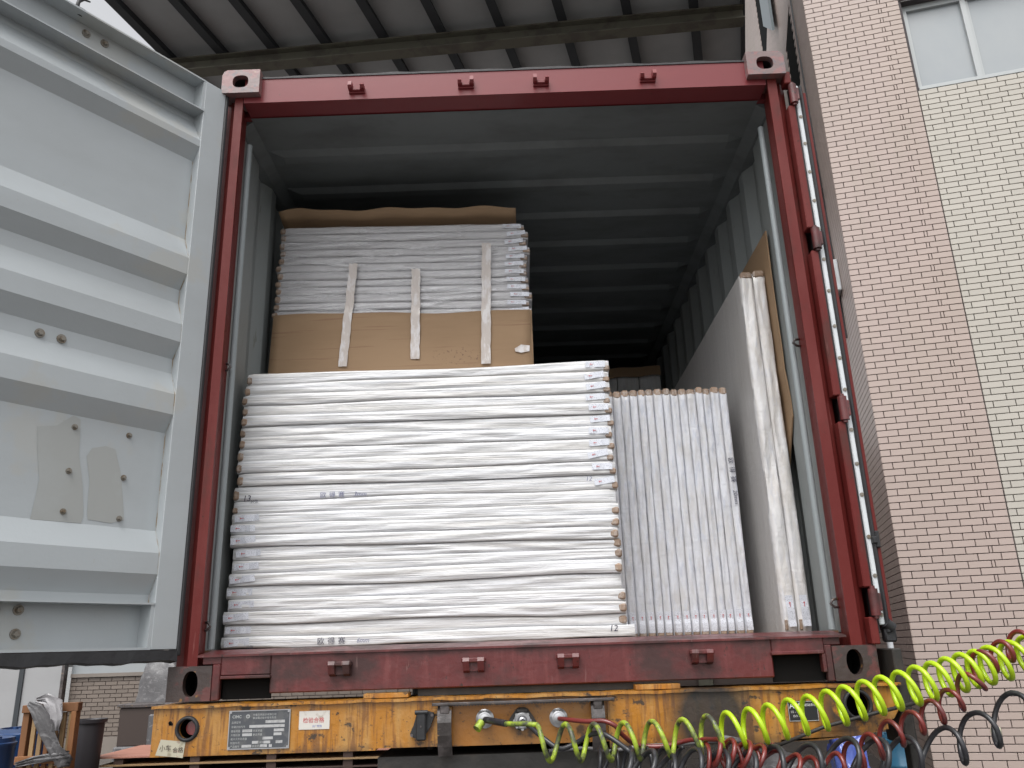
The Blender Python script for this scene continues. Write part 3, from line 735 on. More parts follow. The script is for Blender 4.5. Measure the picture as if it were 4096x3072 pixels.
# ------------------------------------------------------------------ left door leaf
dd = Vector((-.583, -.8125, 0)).normalized(); dn = Vector((dd.y, -dd.x, 0))  # dd away from hinge
if dn.x < 0: dn = -dn          # towards the viewer (inner face)
HG = Vector((.02, -.03, 0))
door = empty('container_door', (.02, -.03, .133), label='open left container door showing its pale grey corrugated inner face', cat='door')
def dpt(s, dpth, z): p = HG+dd*s+dn*dpth; return (p.x, p.y, z)
def dpart(b, name, mat, parent=None, smooth=False):
    b.v = [dpt(*p) for p in b.v]
    o = b.build(name, mat, None, smooth); o.parent = door
    o.matrix_parent_inverse = Matrix.Translation((-.02, .03, -.133)); return o
LS = 1.17
# stile (hinge side) and far stile
b = MB(); b.box(-.014, .083, -.074, .0, .172, 2.457, .002); dpart(b, 'hinge_stile', greyp)
b = MB(); b.box(LS-.10, LS, -.074, .0, .172, 2.457, .002); dpart(b, 'lock_stile', greyp)
R_ = -.040; R2 = -.066
b = MB(); b.box(.083, LS-.10, -.074, R2, 2.305, 2.457); b.box(.083, LS-.10, R2, .0, 2.450, 2.457); b.box(.083, LS-.10, R2, .004, 2.305, 2.311)
b.box(.083, .092, R2, -.001, 2.311, 2.450); dpart(b, 'top_rail', greyp)
b = MB(); b.box(.083, LS-.10, -.074, R2, .172, .32); b.box(.083, LS-.10, R2, .003, .319, .325); b.box(.083, LS-.10, R2, .0, .172, .180)
b.box(.083, .095, R2, -.001, .18, .319); dpart(b, 'bottom_rail', greyp)
# corrugated panel
zc = lambda z: z+abs(R_)*(z-.136)/3.0
ridges = [(2.275, 2.166, 2.136, zc(2.054)), (zc(1.703), 1.632, 1.562, zc(1.485)), (zc(1.430), 1.351, 1.280, zc(1.204)), (zc(1.148), 1.073, .995, zc(.920)), (zc(.568), .493, .421, zc(.351))]
pr = [(2.305, R2)]
for (a_, b_, c_, d_) in ridges: pr += [(a_, R2 if a_ > 2.2 else R_), (b_, -.002), (c_, -.002), (d_, R_)]
pr.append((.325, R_))
P = []; F = []; cols = [.083, .105, .13]+[.13+(LS-.26)*i/10 for i in range(1, 11)]+[LS-.115, LS-.10]
for (zz, dp) in pr:
    for j, s in enumerate(cols):
        e_ = 0 if (j == 0 or j == len(cols)-1) else 1
        P.append((s, dp, zz))
nC = len(cols)
for i in range(len(pr)-1):
    for j in range(nC-1): F.append([i*nC+j, i*nC+j+1, (i+1)*nC+j+1, (i+1)*nC+j])
b = MB(); b.add(P, F); dpart(b, 'door_panel', greyp)
# outer skin of the leaf, rust line along the stile weld
b = MB(); b.box(-.012, LS, -.080, -.0745, .15, 2.46); dpart(b, 'outer_skin', red)
b = MB()
for i in range(len(pr)-1):
    (z1, d1), (z2, d2) = pr[i], pr[i+1]
    P = [(.0832, d1+.001, z1), (.0865, d1+.001, z1), (.0865, d2+.001, z2), (.0832, d2+.001, z2)]
    if z1 < 2.1: b.add(P, [[0, 1, 2, 3]])
dpart(b, 'rust_line', M('rusty weld', (.30, .23, .15), .7, layers=[dict(col=(.42, .43, .42), scale=(14, 14, 14), lo=.45, hi=.55, fac=1)]))
# dull stain patches (hand prints of tape) on the lower flat
def stain(pts):
    b = MB(); n = len(pts); b.add([(s, R_+.0012, z) for (s, z) in pts], [list(range(n))]); dpart(b, 'stain', stainp)
stain([(.50, .985*.0+.70), (.52, .80), (.53, .87), (.47, .885), (.42, .93), (.395, .92), (.385, .80), (.36, .70), (.345, .60), (.35, .575), (.51, .572)])
stain([(.335, .62), (.34, .72), (.36, .80), (.345, .83), (.30, .845), (.265, .84), (.235, .76), (.215, .66), (.205, .60), (.25, .585), (.33, .59)])
# fasteners
for i, (s, z, r) in enumerate([(.555, 2.379, .012), (.483, 2.381, .012), (.566, 1.166, .012), (.495, 1.166, .012), (.412, .891, .0075), (.221, .897, .0075), (.412, .741, .0075), (.224, .745, .0075), (.413, .607, .0075), (.223, .603, .0075), (.563, .297, .012), (.494, .298, .012), (.56, .23, .012), (.493, .227, .012)]):
    z2 = z+(.0 if z < 1 else .035*z/2.4)
    q = R2 if z > 2.3 or z < .3 else R_
    b = MB(); b.cyl((s, q-.001, z2), (s, q+.004, z2), r*1.35, n=14); b.cyl((s, q+.004, z2), (s, q+.014, z2), r, r*.7, n=6)
    dpart(b, 'bolt', steel)
b = MB(); P = []; F = []; n = 40
for i in range(n+1):
    s = -.014+(LS+.014)*i/n; w = .003*sin(s*23)+.002*sin(s*61)
    P += [(s, .006+w*.5, .170), (s, .010, .134+w), (s, -.03, .128+w), (s, -.05, .170)]
for i in range(n):
    for k in range(4): F.append([i*4+k, i*4+(k+1) % 4, (i+1)*4+(k+1) % 4, (i+1)*4+k])
b.add(P, F); dpart(b, 'bottom_gasket', black)
b = MB(); b.box(-.030, -.0145, -.05, .004, .15, 2.44, .004); dpart(b, 'side_gasket', black)
# locking rods on the outer face with cams showing below
for s in (.60, .95):
    b = MB(); b.cyl((s, -.115, .04), (s, -.115, 2.44), .017, n=12)
    for zz in (.3, .95, 1.6, 2.3): b.box(s-.05, s+.05, -.135, -.0805, zz, zz+.05)
    dpart(b, 'locking_rod', gsteel, smooth=40)
    b = MB(); b.cyl((s, -.085, .05), (s, -.085, .125), .030, n=12); b.box(s-.075, s-.01, -.12, -.06, .098, .12, .004); b.box(s-.065, s-.02, -.115, -.07, .055, .092, .006); b.box(s-.05, s+.01, -.11, -.07, .03, .052, .006)
    dpart(b, 'lock_cam', gsteel, smooth=35)
# small hook on the top edge
b = MB(); b.tube([(.60, -.03, 2.455), (.615, -.03, 2.48), (.612, -.03, 2.505), (.595, -.03, 2.525), (.572, -.03, 2.530)], [.008, .008, .007, .005, .003], 8); b.cyl((.60, -.04, 2.455), (.60, -.02, 2.475), .012)
dpart(b, 'top_hook', black, smooth=True)

# ------------------------------------------------------------------ right door leaf, folded back along the container
d2 = empty('container_door', (2.475, 0, .15), label='right container door folded back along the side, only its bolted edge strip visible', cat='door')
def d2part(b, name, mat, smooth=False):
    b.v = [(p[0]-.012, p[1], p[2]) for p in b.v]
    o = b.build(name, mat, None, smooth); o.parent = d2; o.matrix_parent_inverse = Matrix.Translation((-2.475, 0, -.15)); return o
b = MB(); b.prism([(2.496, .012), (2.518, .012), (2.60, 1.18), (2.57, 1.18)], .16, 2.40, 'z'); d2part(b, 'door_leaf', red)
b = MB(); b.box(2.4765, 2.4955, -.004, .012, .178, 2.392, .003); b.cyl((2.486, -.004, 2.388), (2.486, .012, 2.388), .0095, n=14); d2part(b, 'edge_strip', whitebar, smooth=35)
b = MB(); b.box(2.4955, 2.5085, -.012, .014, .150, 2.395, .004); d2part(b, 'gasket', black)
b = MB(); b.box(2.466, 2.4765, .002, .05, .15, 2.41); d2part(b, 'gasket_lip', black)
b = MB(); b.box(2.5085, 2.522, -.006, .03, .165, 2.36, .002); d2part(b, 'door_edge', red)
for z in [2.377, 2.241, 2.110, 1.975, 1.840, 1.711, 1.576, 1.439, 1.290, 1.159, 1.032, .875, .746, .632, .480, .344, .211]:
    b = MB(); b.cyl((2.486, -.004, z), (2.486, -.0065, z), .0075, n=16); b.cyl((2.486, -.0065, z), (2.486, -.0075, z), .0035, n=6); d2part(b, 'bolt', steel)
b = MB(); b.box(2.505, 2.52, -.018, .01, .44, .50, .004); b.box(2.492, 2.51, -.02, .0, .455, .48, .003); d2part(b, 'door_stay', black)
b = MB(); b.cyl((2.497, -.004, .185), (2.520, .0, .165), .018, n=12); b.box(2.488, 2.53, -.004, .03, .12, .17, .006); d2part(b, 'rubber_foot', black, smooth=40)
b = MB(); b.cyl((2.515, .55, .02), (2.515, .55, 2.50), .014, n=12); d2part(b, 'locking_rod', gsteel, smooth=40)

# ------------------------------------------------------------------ cargo
def fence(fr, L, top, bot, y0, dep, seed, vertical=False, amp=.0025, n=56, edge=.005, K=13):
    """wrapped bundle body: long axis a along 0..L, cross axis between bot(a) and top(a), pillowy front"""
    rnd = random.Random(seed)
    ws = [(rnd.uniform(.8, 3.2), rnd.uniform(-9, 9), rnd.uniform(0, 6.3), rnd.uniform(.5, 1)) for _ in range(5)]
    ws += [(rnd.uniform(5, 14), rnd.uniform(-14, 14), rnd.uniform(0, 6.3), rnd.uniform(.15, .4)) for _ in range(4)]
    P = []; F = []; C = K+4
    for i in range(n+1):
        a_ = L*i/n; tp, bt = top(a_), bot(a_)
        endf = max(0, 1-min(a_, L-a_)/.02)
        for k in range(K):
            t = k/(K-1); e_ = abs(2*t-1)
            w = sum(q[3]*sin(q[0]*a_*2*pi/ max(L, 1)*1.6+q[1]*t+q[2]) for q in ws)
            y = y0+edge*e_**6+amp*w*(1-e_**4)+endf*.012
            c_ = bt+(tp-bt)*(.015+.97*t)
            P.append((a_, y, c_))
        P.append((a_, y0+edge+.03, tp-.0005)); P.append((a_, y0+dep, tp-.002)); P.append((a_, y0+dep, bt+.002)); P.append((a_, y0+edge+.03, bt+.0005))
    for i in range(n):
        for k in range(C): F.append([i*C+k, i*C+(k+1) % C, (i+1)*C+(k+1) % C, (i+1)*C+k])
    F += [[k for k in range(C)], [n*C+k for k in range(C-1, -1, -1)]]
    if vertical: P = [(c_, y, a_) for (a_, y, c_) in P]
    x, y, z = fr
    P = [(p[0]+(0 if vertical else x), p[1], p[2]+(z if vertical else 0)) for p in P]
    b = MB(); b.add(P, F); return b
def label_sticker(c, X, U, w, h, parent, off=(0, 0, 0)):
    c = Vector(c); X = Vector(X).normalized(); U = Vector(U).normalized(); N_ = X.cross(U)
    b = MB(); P = []
    for i in range(6):
        s = i/5-.5; bend = .0018*sin(i*1.9+c.z*90)
        for t in (-.5, .5): P.append(c+X*w*s+U*h*t+N_*(bend+.001))
    F = [[2*i, 2*i+2, 2*i+3, 2*i+1] for i in range(5)]
    b.add(P, F); o = b.build('label', labm, parent)
    m_ = MB(); m_.obox(c-X*w*.18+N_*.0035, X, U, N_, w*.06, h*.035, .0003); m_.obox(c-X*w*.26+N_*.0035, X, U, N_, w*.016, h*.12, .0003); m_.build('logo_mark', inkr, o)
    return o
def cap(x0, x1, y0, y1, z0, z1, parent):
    b = MB(); b.box(x0, x1, y0, y1, z0, z1, min((z1-z0), (x1-x0))*.22); return b.build('corner_cap', capm, parent, smooth=False)

LB = [1.2848, 1.2331, 1.1862, 1.144, 1.0973, 1.0499, 1.0045, 0.9542, 0.9012, 0.8518, 0.7992, 0.7396, 0.6886, 0.6476, 0.6039, 0.5542, 0.503, 0.4523, 0.4025, 0.3546, 0.3086, 0.2602, 0.2131, 0.168]
RB = [1.2939, 1.2452, 1.1964, 1.1496, 1.1016, 1.0557, 1.0042, 0.9521, 0.9042, 0.8546, 0.7988, 0.7405, 0.6838, 0.6367, 0.5875, 0.5407, 0.5041, 0.4628, 0.4076, 0.3486, 0.3011, 0.2568, 0.2138, 0.168]
YF = .30; nL = 23
rw = random.Random(4)
wav = [[(rw.uniform(.6, 2.6), rw.uniform(0, 6.3), rw.uniform(.0, .0028)) for _ in range(4)] for _ in range(24)]
def bound(j):
    w = [] if j in (23,) else [q for q in wav[j]]
    lift = .0
    def g(a_):
        s = a_/1.545
        v = LB[j]+(RB[j]-LB[j])*s+sum(q[2]*sin(q[0]*a_*2.6+q[1]) for q in w)*min(1, s*8, (1-s)*8+.1)
        if j == 0: v += -.010*sin(pi*min(1, s*1.0))+.0*s
        return v
    return g
extra = {0: ', crumpled and rising at its right end', 11: ', marked 13 and 欧得赛 3mm', 22: ', marked 12 and 欧得赛 6mm'}
for k in range(nL):
    xo = rw.uniform(-.010, .010)+(.010 if k < 3 else 0)-(.012 if k == 22 else 0)
    xe = rw.uniform(-.008, .008)+(.03 if k == 22 else 0)
    L = 1.545+xe-xo
    x0 = .078+xo
    if k == 10: lab = 'eleventh wrapped board bundle down the large lower stack, marked 12 near its right end'
    else:
        lab = f'{ORD[k]} wrapped bundle {"" if k in (0, 22) else "down "}in the large lower stack'
        lab += extra.get(k, ', label at its right end' if k < 11 else ', label at its left end')
    cz = (bound(k)(0)+bound(k+1)(0))/2
    bd = empty('board_bundle', (x0, YF, bound(k+1)(.2)), label=lab, cat='board bundle', group='wrapped bundles lying flat in the large lower stack')
    inv = Matrix.Translation(-Vector(bd.location))
    yf = YF+rw.uniform(-.008, .008)
    b = fence((x0, 0, 0), L, bound(k), (lambda a_, q=bound(k+1): q(a_)+(.004*max(0, sin(a_*9+1)) if k == 22 else 0)), yf, 2.6, 100+k, amp=.0013)
    kids = [b.build('polythene_wrap', filmL, None, smooth=50)]
    zl0, zl1 = bound(k+1)(.02), bound(k)(.02); zr0, zr1 = bound(k+1)(L-.02), bound(k)(L-.02)
    hh = (zl1-zl0)
    if k < 11:
        kids.append(cap(x0-.003, x0+.028, yf+.001, yf+.06, zl0+hh*.08, zl0+hh*.74, None))
        kids.append(cap(x0+L-.034, x0+L+.002, yf+.001, yf+.06, zr0+hh*.04, zr0+hh*.5, None))
        ang = rw.uniform(-.03, .2); cx = x0+L-.052-rw.uniform(0, .01)
        kids.append(label_sticker((cx, yf-.003, (zr0+zr1)/2+.004), (cos(ang), 0, sin(ang)), (-sin(ang), 0, cos(ang)), .082, .026, None))
    else:
        if k not in (11, 22, 18): kids.append(cap(x0+L-.034, x0+L+.001, yf-.001, yf+.06, zr0+hh*.1, zr0+hh*.74, None))
        if k > 11:
            ang = rw.uniform(-.02, .10); cx = x0+.055+rw.uniform(-.004, .01)
            kids.append(label_sticker((cx, yf-.002, (zl0+zl1)/2+.002), (cos(ang), 0, sin(ang)), (-sin(ang), 0, cos(ang)), .098, .026, None))
        else: kids.append(cap(x0-.003, x0+.024, yf+.002, yf+.06, zl0+hh*.08, zl0+hh*.5, None))
    yt = yf-.0065
    if k == 11:
        kids += [text('13', .034, (.112, yt, .738), ink, None, shear=.15), text('20张', .016, (.145, yt, .730), ink, None), text('欧 得 赛', .026, (.425, yt, .744), inkg, None, space=1.15), text('3mm', .026, (.560, yt, .744), inkg, None, shear=.3)]
    if k == 22:
        kids += [text('欧 得 赛', .028, (.440, yt, .178), ink, None, space=1.15), text('6mm', .024, (.590, yt, .179), inkg, None, shear=.3), text('12', .034, (1.555, yt, .190), ink, None, shear=.2), text('12张', .014, (.17, yt, .170), ink, None)]
    if k == 10: kids.append(text('12', .026, (1.50, yt, .775), inkg, None, shear=.2))
    for o in kids: o.parent = bd; o.matrix_parent_inverse = inv

# upper stack of thin bundles
YU = .62
UB = [2.148-(2.148-1.663)*i/12+rw.uniform(-.002, .002) for i in range(13)]
for k in range(12):
    xo = rw.uniform(-.012, .008)-(.012 if k > 6 else 0); L = 1.205+rw.uniform(-.01, .012)+(.02 if k > 8 else 0)
    tl = lambda a_, q=UB[k]: q-.022*a_/1.2
    bl = lambda a_, q=UB[k+1]: q-.022*a_/1.2
    bd = empty('thin_bundle', (.10+xo, YU, UB[k+1]), label=f'{"lowest" if k == 11 else ORD[k]} thin board bundle {"" if k in (0, 11) else "down "}in the shrink wrapped upper stack', cat='board bundle', group='thin bundles in the upper stack')
    inv = Matrix.Translation(-Vector(bd.location)); yf = YU+rw.uniform(-.003, .003)
    b = fence((.10+xo, 0, 0), L, tl, bl, yf, 2.3, 300+k, amp=.0008, n=30, edge=.006, K=9)
    kids = [b.build('polythene_wrap', filmU, None, smooth=50)]
    z0, z1 = UB[k+1], UB[k]
    kids.append(cap(.097+xo, .125+xo, yf-.001, yf+.05, z0+.006, z1-.006, None))
    xr = .10+xo+L
    kids.append(cap(xr-.035, xr+.002, yf-.001, yf+.05, z0-.022+.006, z1-.022-.016, None))
    ang = rw.uniform(-.05, .10)
    kids.append(label_sticker((xr-.058, yf-.0045, (z0+z1)/2-.018), (cos(ang), 0, sin(ang)), (-sin(ang), 0, cos(ang)), .09, .022, None))
    for o in kids: o.parent = bd; o.matrix_parent_inverse = inv
# cardboard wrap round its foot with tape strips
cw = empty('cardboard_wrap', (.09, .60, 1.30), label='brown cardboard sheet taped round the foot of the upper stack', cat='cardboard')
invc = Matrix.Translation((-.09, -.60, -1.30))
def cparts(o): o.parent = cw; o.matrix_parent_inverse = invc; return o
P = []; F = []; nx, nz = 30, 8
for j in range(nz+1):
    t = j/nz
    for i in range(nx+1):
        s = i/nx; xl, xr = .086+.010*t, 1.315-.012*t+(.006*sin(t*9))
        top = 1.674-.016*s+(.004*sin(s*7)+.003*sin(s*17)); z = 1.29+(top-1.29)*t
        P.append((xl+(xr-xl)*s, .600+.004*sin(s*9+t*2)-.006*(1-t), z))
for j in range(nz):
    for i in range(nx): F.append([j*(nx+1)+i, j*(nx+1)+i+1, (j+1)*(nx+1)+i+1, (j+1)*(nx+1)+i])
b = MB(); b.add(P, F); o = cparts(b.build('cardboard_front', cardf, None, smooth=True))
md = o.modifiers.new('thick', 'SOLIDIFY'); md.thickness = .005; md.offset = 1
b = MB(); b.prism([(1.303, .604), (1.318, .61), (1.312, 1.9), (1.306, 1.9)], 1.29, 1.66, 'z'); cparts(b.build('cardboard_side', cardb))
for (xa, za, xb, zb, w) in [(.470, 1.925, .435, 1.402, .040), (.771, 1.885, .770, 1.427, .042), (1.112, 2.010, 1.097, 1.392, .044)]:
    b = MB(); P = []; n = 22
    for i in range(n+1):
        t = i/n; x = xa+(xb-xa)*t+.001*sin(i*.9); z = za+(zb-za)*t
        jag = (.006*sin(i*5)) if i in (0, n) else 0
        for s in (-.5, -.17, .17, .5): P.append((x+w*s+.0012*sin(i*2.1+s*5), .5885+.002*sin(i*1.3+s*6)+(-.0 if z > 1.67 else .0)+.006*(z > 1.67), z+jag*(s*2)+(.006 if i == 0 and s in (-.5, .17) else 0)))
    F = [[4*i+k, 4*i+k+1, 4*i+5+k, 4*i+4+k] for i in range(n) for k in range(3)]
    b.add(P, F); cparts(b.build('tape_strip', tapem, None, smooth=True))
b = MB(); b.add([(1.235, .590, 1.448), (1.262, .589, 1.440), (1.30, .5905, 1.447), (1.302, .591, 1.475), (1.262, .589, 1.480), (1.232, .59, 1.462)], [[0, 1, 2, 3, 4, 5]]); cparts(b.build('tape_scrap', tapem))
# cardboard sheet curling up on top
P = []; nx = 40
for j in range(6):
    t = j/5
    for i in range(nx+1):
        s = i/nx; x = .095+1.165*s
        zt = 2.205+.006*sin(s*15+.6)+.005*sin(s*8+2)+(.004*sin(s*31)) - (.022 if s < .10 else 0)*(1-s/.10) - .014*s
        P.append((x, .585+.32*(1-t), 2.150-.020*s+(zt+.026-2.150)*t**1.6))
F = [[j*(nx+1)+i, j*(nx+1)+i+1, (j+1)*(nx+1)+i+1, (j+1)*(nx+1)+i] for j in range(5) for i in range(nx)]
b = MB(); b.add(P, F); o = b.build('cardboard_sheet', cardb, None, smooth=True)
md = o.modifiers.new('thick', 'SOLIDIFY'); md.thickness = .005
tag(o, 'wavy brown cardboard sheet lying on top of the upper stack', 'cardboard')
# stretch film over the upper stack
filmT = M('clear stretch film', (.78, .78, .80), .12, layers=[], bump=[((10, 10, 60), .8, .8, (0, .22, 0)), ((40, 40, 120), .5, .4, (0, -.3, 0))], coat=.6,
          alpha=((4, 8, 46), .50, .70, (0, .18, 0), .02, .60))
P = []; nx, nz = 40, 20
for j in range(nz+1):
    t = j/nz
    for i in range(nx+1):
        s = i/nx; P.append((.112+1.165*s, .6085-.003*sin(s*20+t*9)-.002*sin(t*33+s*5), 1.675-.017*s+.465*t))
F = [[j*(nx+1)+i, j*(nx+1)+i+1, (j+1)*(nx+1)+i+1, (j+1)*(nx+1)+i] for j in range(nz) for i in range(nx)]
b = MB(); b.add(P, F); o = b.build('stretch_film', filmT, None, smooth=True)
tag(o, 'crinkled clear stretch film pulled across the front of the upper stack', 'plastic film')

# upright bundles
VX = [1.6359, 1.6698, 1.7083, 1.7467, 1.7845, 1.8184, 1.8562, 1.8957, 1.9324, 1.9679, 2.0057, 2.0468, 2.0801, 2.1139, 2.155, 2.1899]
YV = .60
for k in range(15):
    xa, xb = VX[k]+.0003, VX[k+1]-.0003
    zt = 1.240+rw.uniform(-.004, .004)
    right = 'fifteenth and rightmost upright bundle, marked 欧得赛 20mm, beside the leaning board' if k == 14 else ('leftmost upright bundle' if k == 0 else f'{ORD[k]} upright bundle from the left')+' in the row behind the sill'
    bd = empty('upright_bundle', ((xa+xb)/2, YV, .167), label=right, cat='board bundle', group='bundles standing upright right of the lower stack')
    inv = Matrix.Translation(-Vector(bd.location)); yf = YV+rw.uniform(-.006, .006)
    b = fence((0, 0, .168), zt-.168, lambda a_, q=xb: q+.0008*sin(a_*7+q*90), lambda a_, q=xa: q+.0008*sin(a_*7+q*90), yf, 2.2, 500+k, vertical=True, amp=.0012, n=46, edge=.006, K=9)
    kids = [b.build('polythene_wrap', filmV, None, smooth=50)]
    kids.append(cap(xa+.001, xb-.001, yf-.001, yf+.05, zt-.032, zt+.005, None))
    kids.append(cap(xa+.004, xb-.004, yf-.001, yf+.03, .168, .186, None))
    ang = rw.uniform(-.05, .05)
    kids.append(label_sticker(((xa+xb)/2, yf-.003, .225), (sin(ang), 0, -cos(ang)), (cos(ang), 0, sin(ang)), .085, .024, None))
    if k == 14:
        kids.append(text('欧 得 赛', .028, (2.160, yf-.006, .915), ink, None, xdir=(.04, 0, -1), updir=(1, 0, .04), space=1.2))
        kids.append(text('20mm', .024, (2.166, yf-.006, .770), ink, None, xdir=(.04, 0, -1), updir=(1, 0, .04), shear=.2))
    for o in kids: o.parent = bd; o.matrix_parent_inverse = inv
# two tall boards on the right
for k, (xa, xb, lab) in enumerate([(2.262, 2.318, 'tall wrapped board pack with its broad grey face turned to the stacks'), (2.320, 2.374, 'tall wrapped board pack nearest the right container wall')]):
    zt = 1.722+.006*k
    bd = empty('tall_board_pack', ((xa+xb)/2, .42, .167), label=lab, cat='board bundle', group='tall packs against the right wall')
    inv = Matrix.Translation(-Vector(bd.location)); yf = .42
    b = fence((0, 0, .168), zt-.168, lambda a_, q=xb: q+.002*sin(a_*4), lambda a_, q=xa: q+.002*sin(a_*4), yf, 2.45, 700+k, vertical=True, amp=.0022, n=60, edge=.008, K=9)
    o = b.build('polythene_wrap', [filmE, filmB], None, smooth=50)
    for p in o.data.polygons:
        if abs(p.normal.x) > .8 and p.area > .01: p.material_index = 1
    kids = [o]
    kids.append(cap(xa+.002, xb-.002, yf-.001, yf+.05, zt-.026, zt+.010, None))
    kids.append(cap(xa+.004, xa+.016, yf-.002, yf+.03, .175, .215, None))
    kids.append(label_sticker(((xa+xb)/2+.004, yf-.003, .248), (.03, 0, -1), (1, 0, .03), .12, .030, None))
    for o in kids: o.parent = bd; o.matrix_parent_inverse = inv
# cardboard against the right wall
P = []; n = 24
for i in range(n+1):
    z = .17+(1.895-.17)*i/n; x = 2.383+.006*sin(i*.21)+(.004*sin(i*1.1) if z < 1.3 else 0)
    xw = 2.3905 if z > .9 else 2.38
    yc = .345+.02*sin(i*.13)+.16*min(1, max(0, (1.02-z)/.25))
    P += [(x, yc, z), (2.386, 1.4, z), (x+.006, yc, z), (2.392, 1.4, z)]
F = []
for i in range(n):
    q = 4*i; F += [[q, q+1, q+5, q+4], [q+2, q+6, q+7, q+3], [q, q+4, q+6, q+2]]
F += [[0, 2, 3, 1], [4*n, 4*n+1, 4*n+3, 4*n+2]]
b = MB(); b.add(P, F); o = b.build('cardboard_sheet', cardb, None)
tag(o, 'tall brown cardboard sheet standing between the tall packs and the right wall', 'cardboard')
# dim load far inside
far = empty('far_board_load', (1.85, 2.95, .167), label='dim wrapped board load deep inside the container under a cardboard lid', cat='board bundle')
inv = Matrix.Translation((-1.85, -2.95, -.167))
for i in range(6):
    xa = 1.34+i*.165
    b = fence((0, 0, .17), 1.93, lambda a_, q=xa+.163: q, lambda a_, q=xa: q, 2.95, 2.2, 900+i, vertical=True, n=20, K=5)
    o = b.build('polythene_wrap', filmD, None, smooth=50); o.parent = far; o.matrix_parent_inverse = inv
P = []
for i in range(31):
    s = i/30; x = 1.34+.985*s; w = .012*sin(s*9)+.008*sin(s*21); P += [(x, 2.92, 2.06+w), (x, 2.92, 2.135+w*.8), (x, 3.6, 2.135)]
F = [[3*i+k, 3*i+k+1, 3*i+4+k, 3*i+3+k] for i in range(30) for k in range(2)]
b = MB(); b.add(P, F); o = b.build('cardboard_lid', cardb, None); o.parent = far; o.matrix_parent_inverse = inv
o.modifiers.new('t', 'SOLIDIFY').thickness = .006

# ------------------------------------------------------------------ trailer
tr = empty('container_trailer', (1.219, 0, G), label='grimy yellow container trailer frame carrying the container', cat='trailer')
invt = Matrix.Translation((-1.219, 0, -G))
def tp(b, name, mat, parent=None, smooth=False):
    o = b.build(name, mat, None, smooth)
    if parent is None: o.parent = tr; o.matrix_parent_inverse = invt
    else: o.parent = parent
    return o
YB = -.06
b = MB()
# left bolster with round opening, built from a holed plate plus plain lengths
b.holed(-.012, .22, -.166, -.018, YB, .14, .104, -.082, .031, .031, depth=.02)
b.box(.22, .731, YB, .14, -.166, -.018); b.box(.731, .944, YB, .14, -.160, -.018)
tp(b, 'bolster', [yel, dark]); b = MB()
b.box(1.50, 1.72, YB, .14, -.180, -.018); b.box(1.72, 2.06, YB, .14, -.180, -.018)
b.holed(2.06, 2.415, -.150, -.018, YB, .14, 2.326, -.072, .040, .040, depth=.02)
b.prism([(1.72, -.180), (2.06, -.180), (2.06, -.150), (2.415, -.150), (2.33, -.166), (2.20, -.178)], YB+.001, .139, 'y')
b.prism([(2.415, -.130), (2.415, -.018), (2.470, -.018), (2.470, -.075), (2.44, -.118)], YB+.002, .14, 'y')
tp(b, 'bolster', [yel, dark])
b = MB(); P = []; F = []; n = 80
for i in range(n+1):
    x = -.016+2.49*i/n; w = .0012*sin(i*.9)+.0008*sin(i*2.3)
    P += [(x, YB-.014, -.0175+w), (x, YB-.014, -.0085+w), (x, .14, -.007), (x, .14, -.0175)]
for i in range(n):
    for k in range(4): F.append([i*4+k, i*4+(k+1) % 4, (i+1)*4+(k+1) % 4, (i+1)*4+k])
F += [[0, 1, 2, 3], [4*n+k for k in (3, 2, 1, 0)]]
b.add(P, F); tp(b, 'top_flange', yel)
b = MB(); b.box(.684, .835, -.04, .03, -.0065, .0085, .001); tp(b, 'shim_plate', yel)
b = MB(); b.box(1.600, 1.750, -.04, .03, -.0065, .0095, .001); tp(b, 'shim_plate', yel)
b = MB(); b.box(.86, 1.60, .02, .14, -.0065, .016); tp(b, 'packing', chass)
# centre recess plate, straps and serrated rail
b = MB(); b.box(.944, 1.50, YB+.012, .14, -.162, -.019); tp(b, 'centre_plate', yelc)
b = MB(); b.box(.920, 1.522, YB-.038, YB-.012, -.034, -.0245, .002)
for i in range(46):
    x = .99+i*.0098; b.prism([(x, -.034), (x+.0094, -.034), (x+.0047, -.0375)], YB-.034, YB-.014, 'y')
tp(b, 'step_rail', gsteel)
for (xa, xb) in ((.938, .984), (1.443, 1.487)):
    b = MB(); prf = []
    pts = [(YB-.012, -.030), (YB-.030, -.050), (YB-.040, -.085), (YB-.036, -.125), (YB-.022, -.160), (YB-.002, -.190)]
    prof_ = pts+[(p[0]+.014, p[1]+.002) for p in reversed(pts)]
    b.prism(prof_, xa, xb, 'x'); b.box(xa+.008, xb-.006, YB-.034, YB-.010, -.060, -.030, .003)
    tp(b, 'rail_strap', gsteel, smooth=False)
# hole rings
for (x, z, r) in ((.104, -.082, .036), (2.326, -.072, .045)):
    b = MB(); b.lathe((x, YB, z), [(r-.007, .004), (r-.007, -.006), (r-.003, -.010), (r+.002, -.008), (r+.005, .0)], 28, 'y'); tp(b, 'hole_ring', black, smooth=True)
b = MB(); b.cyl((.108, YB+.035, -.082), (.108, YB+.04, -.082), .022, n=20); tp(b, 'red_reflector', M('red reflector', (.30, .03, .03), .2, coat=1))
b = MB(); b.cyl((.046, YB-.0015, -.062), (.046, YB+.002, -.062), .006, n=10); b.box(.042, .055, YB-.0015, YB+.001, -.070, -.063); tp(b, 'rust_hole', dark)
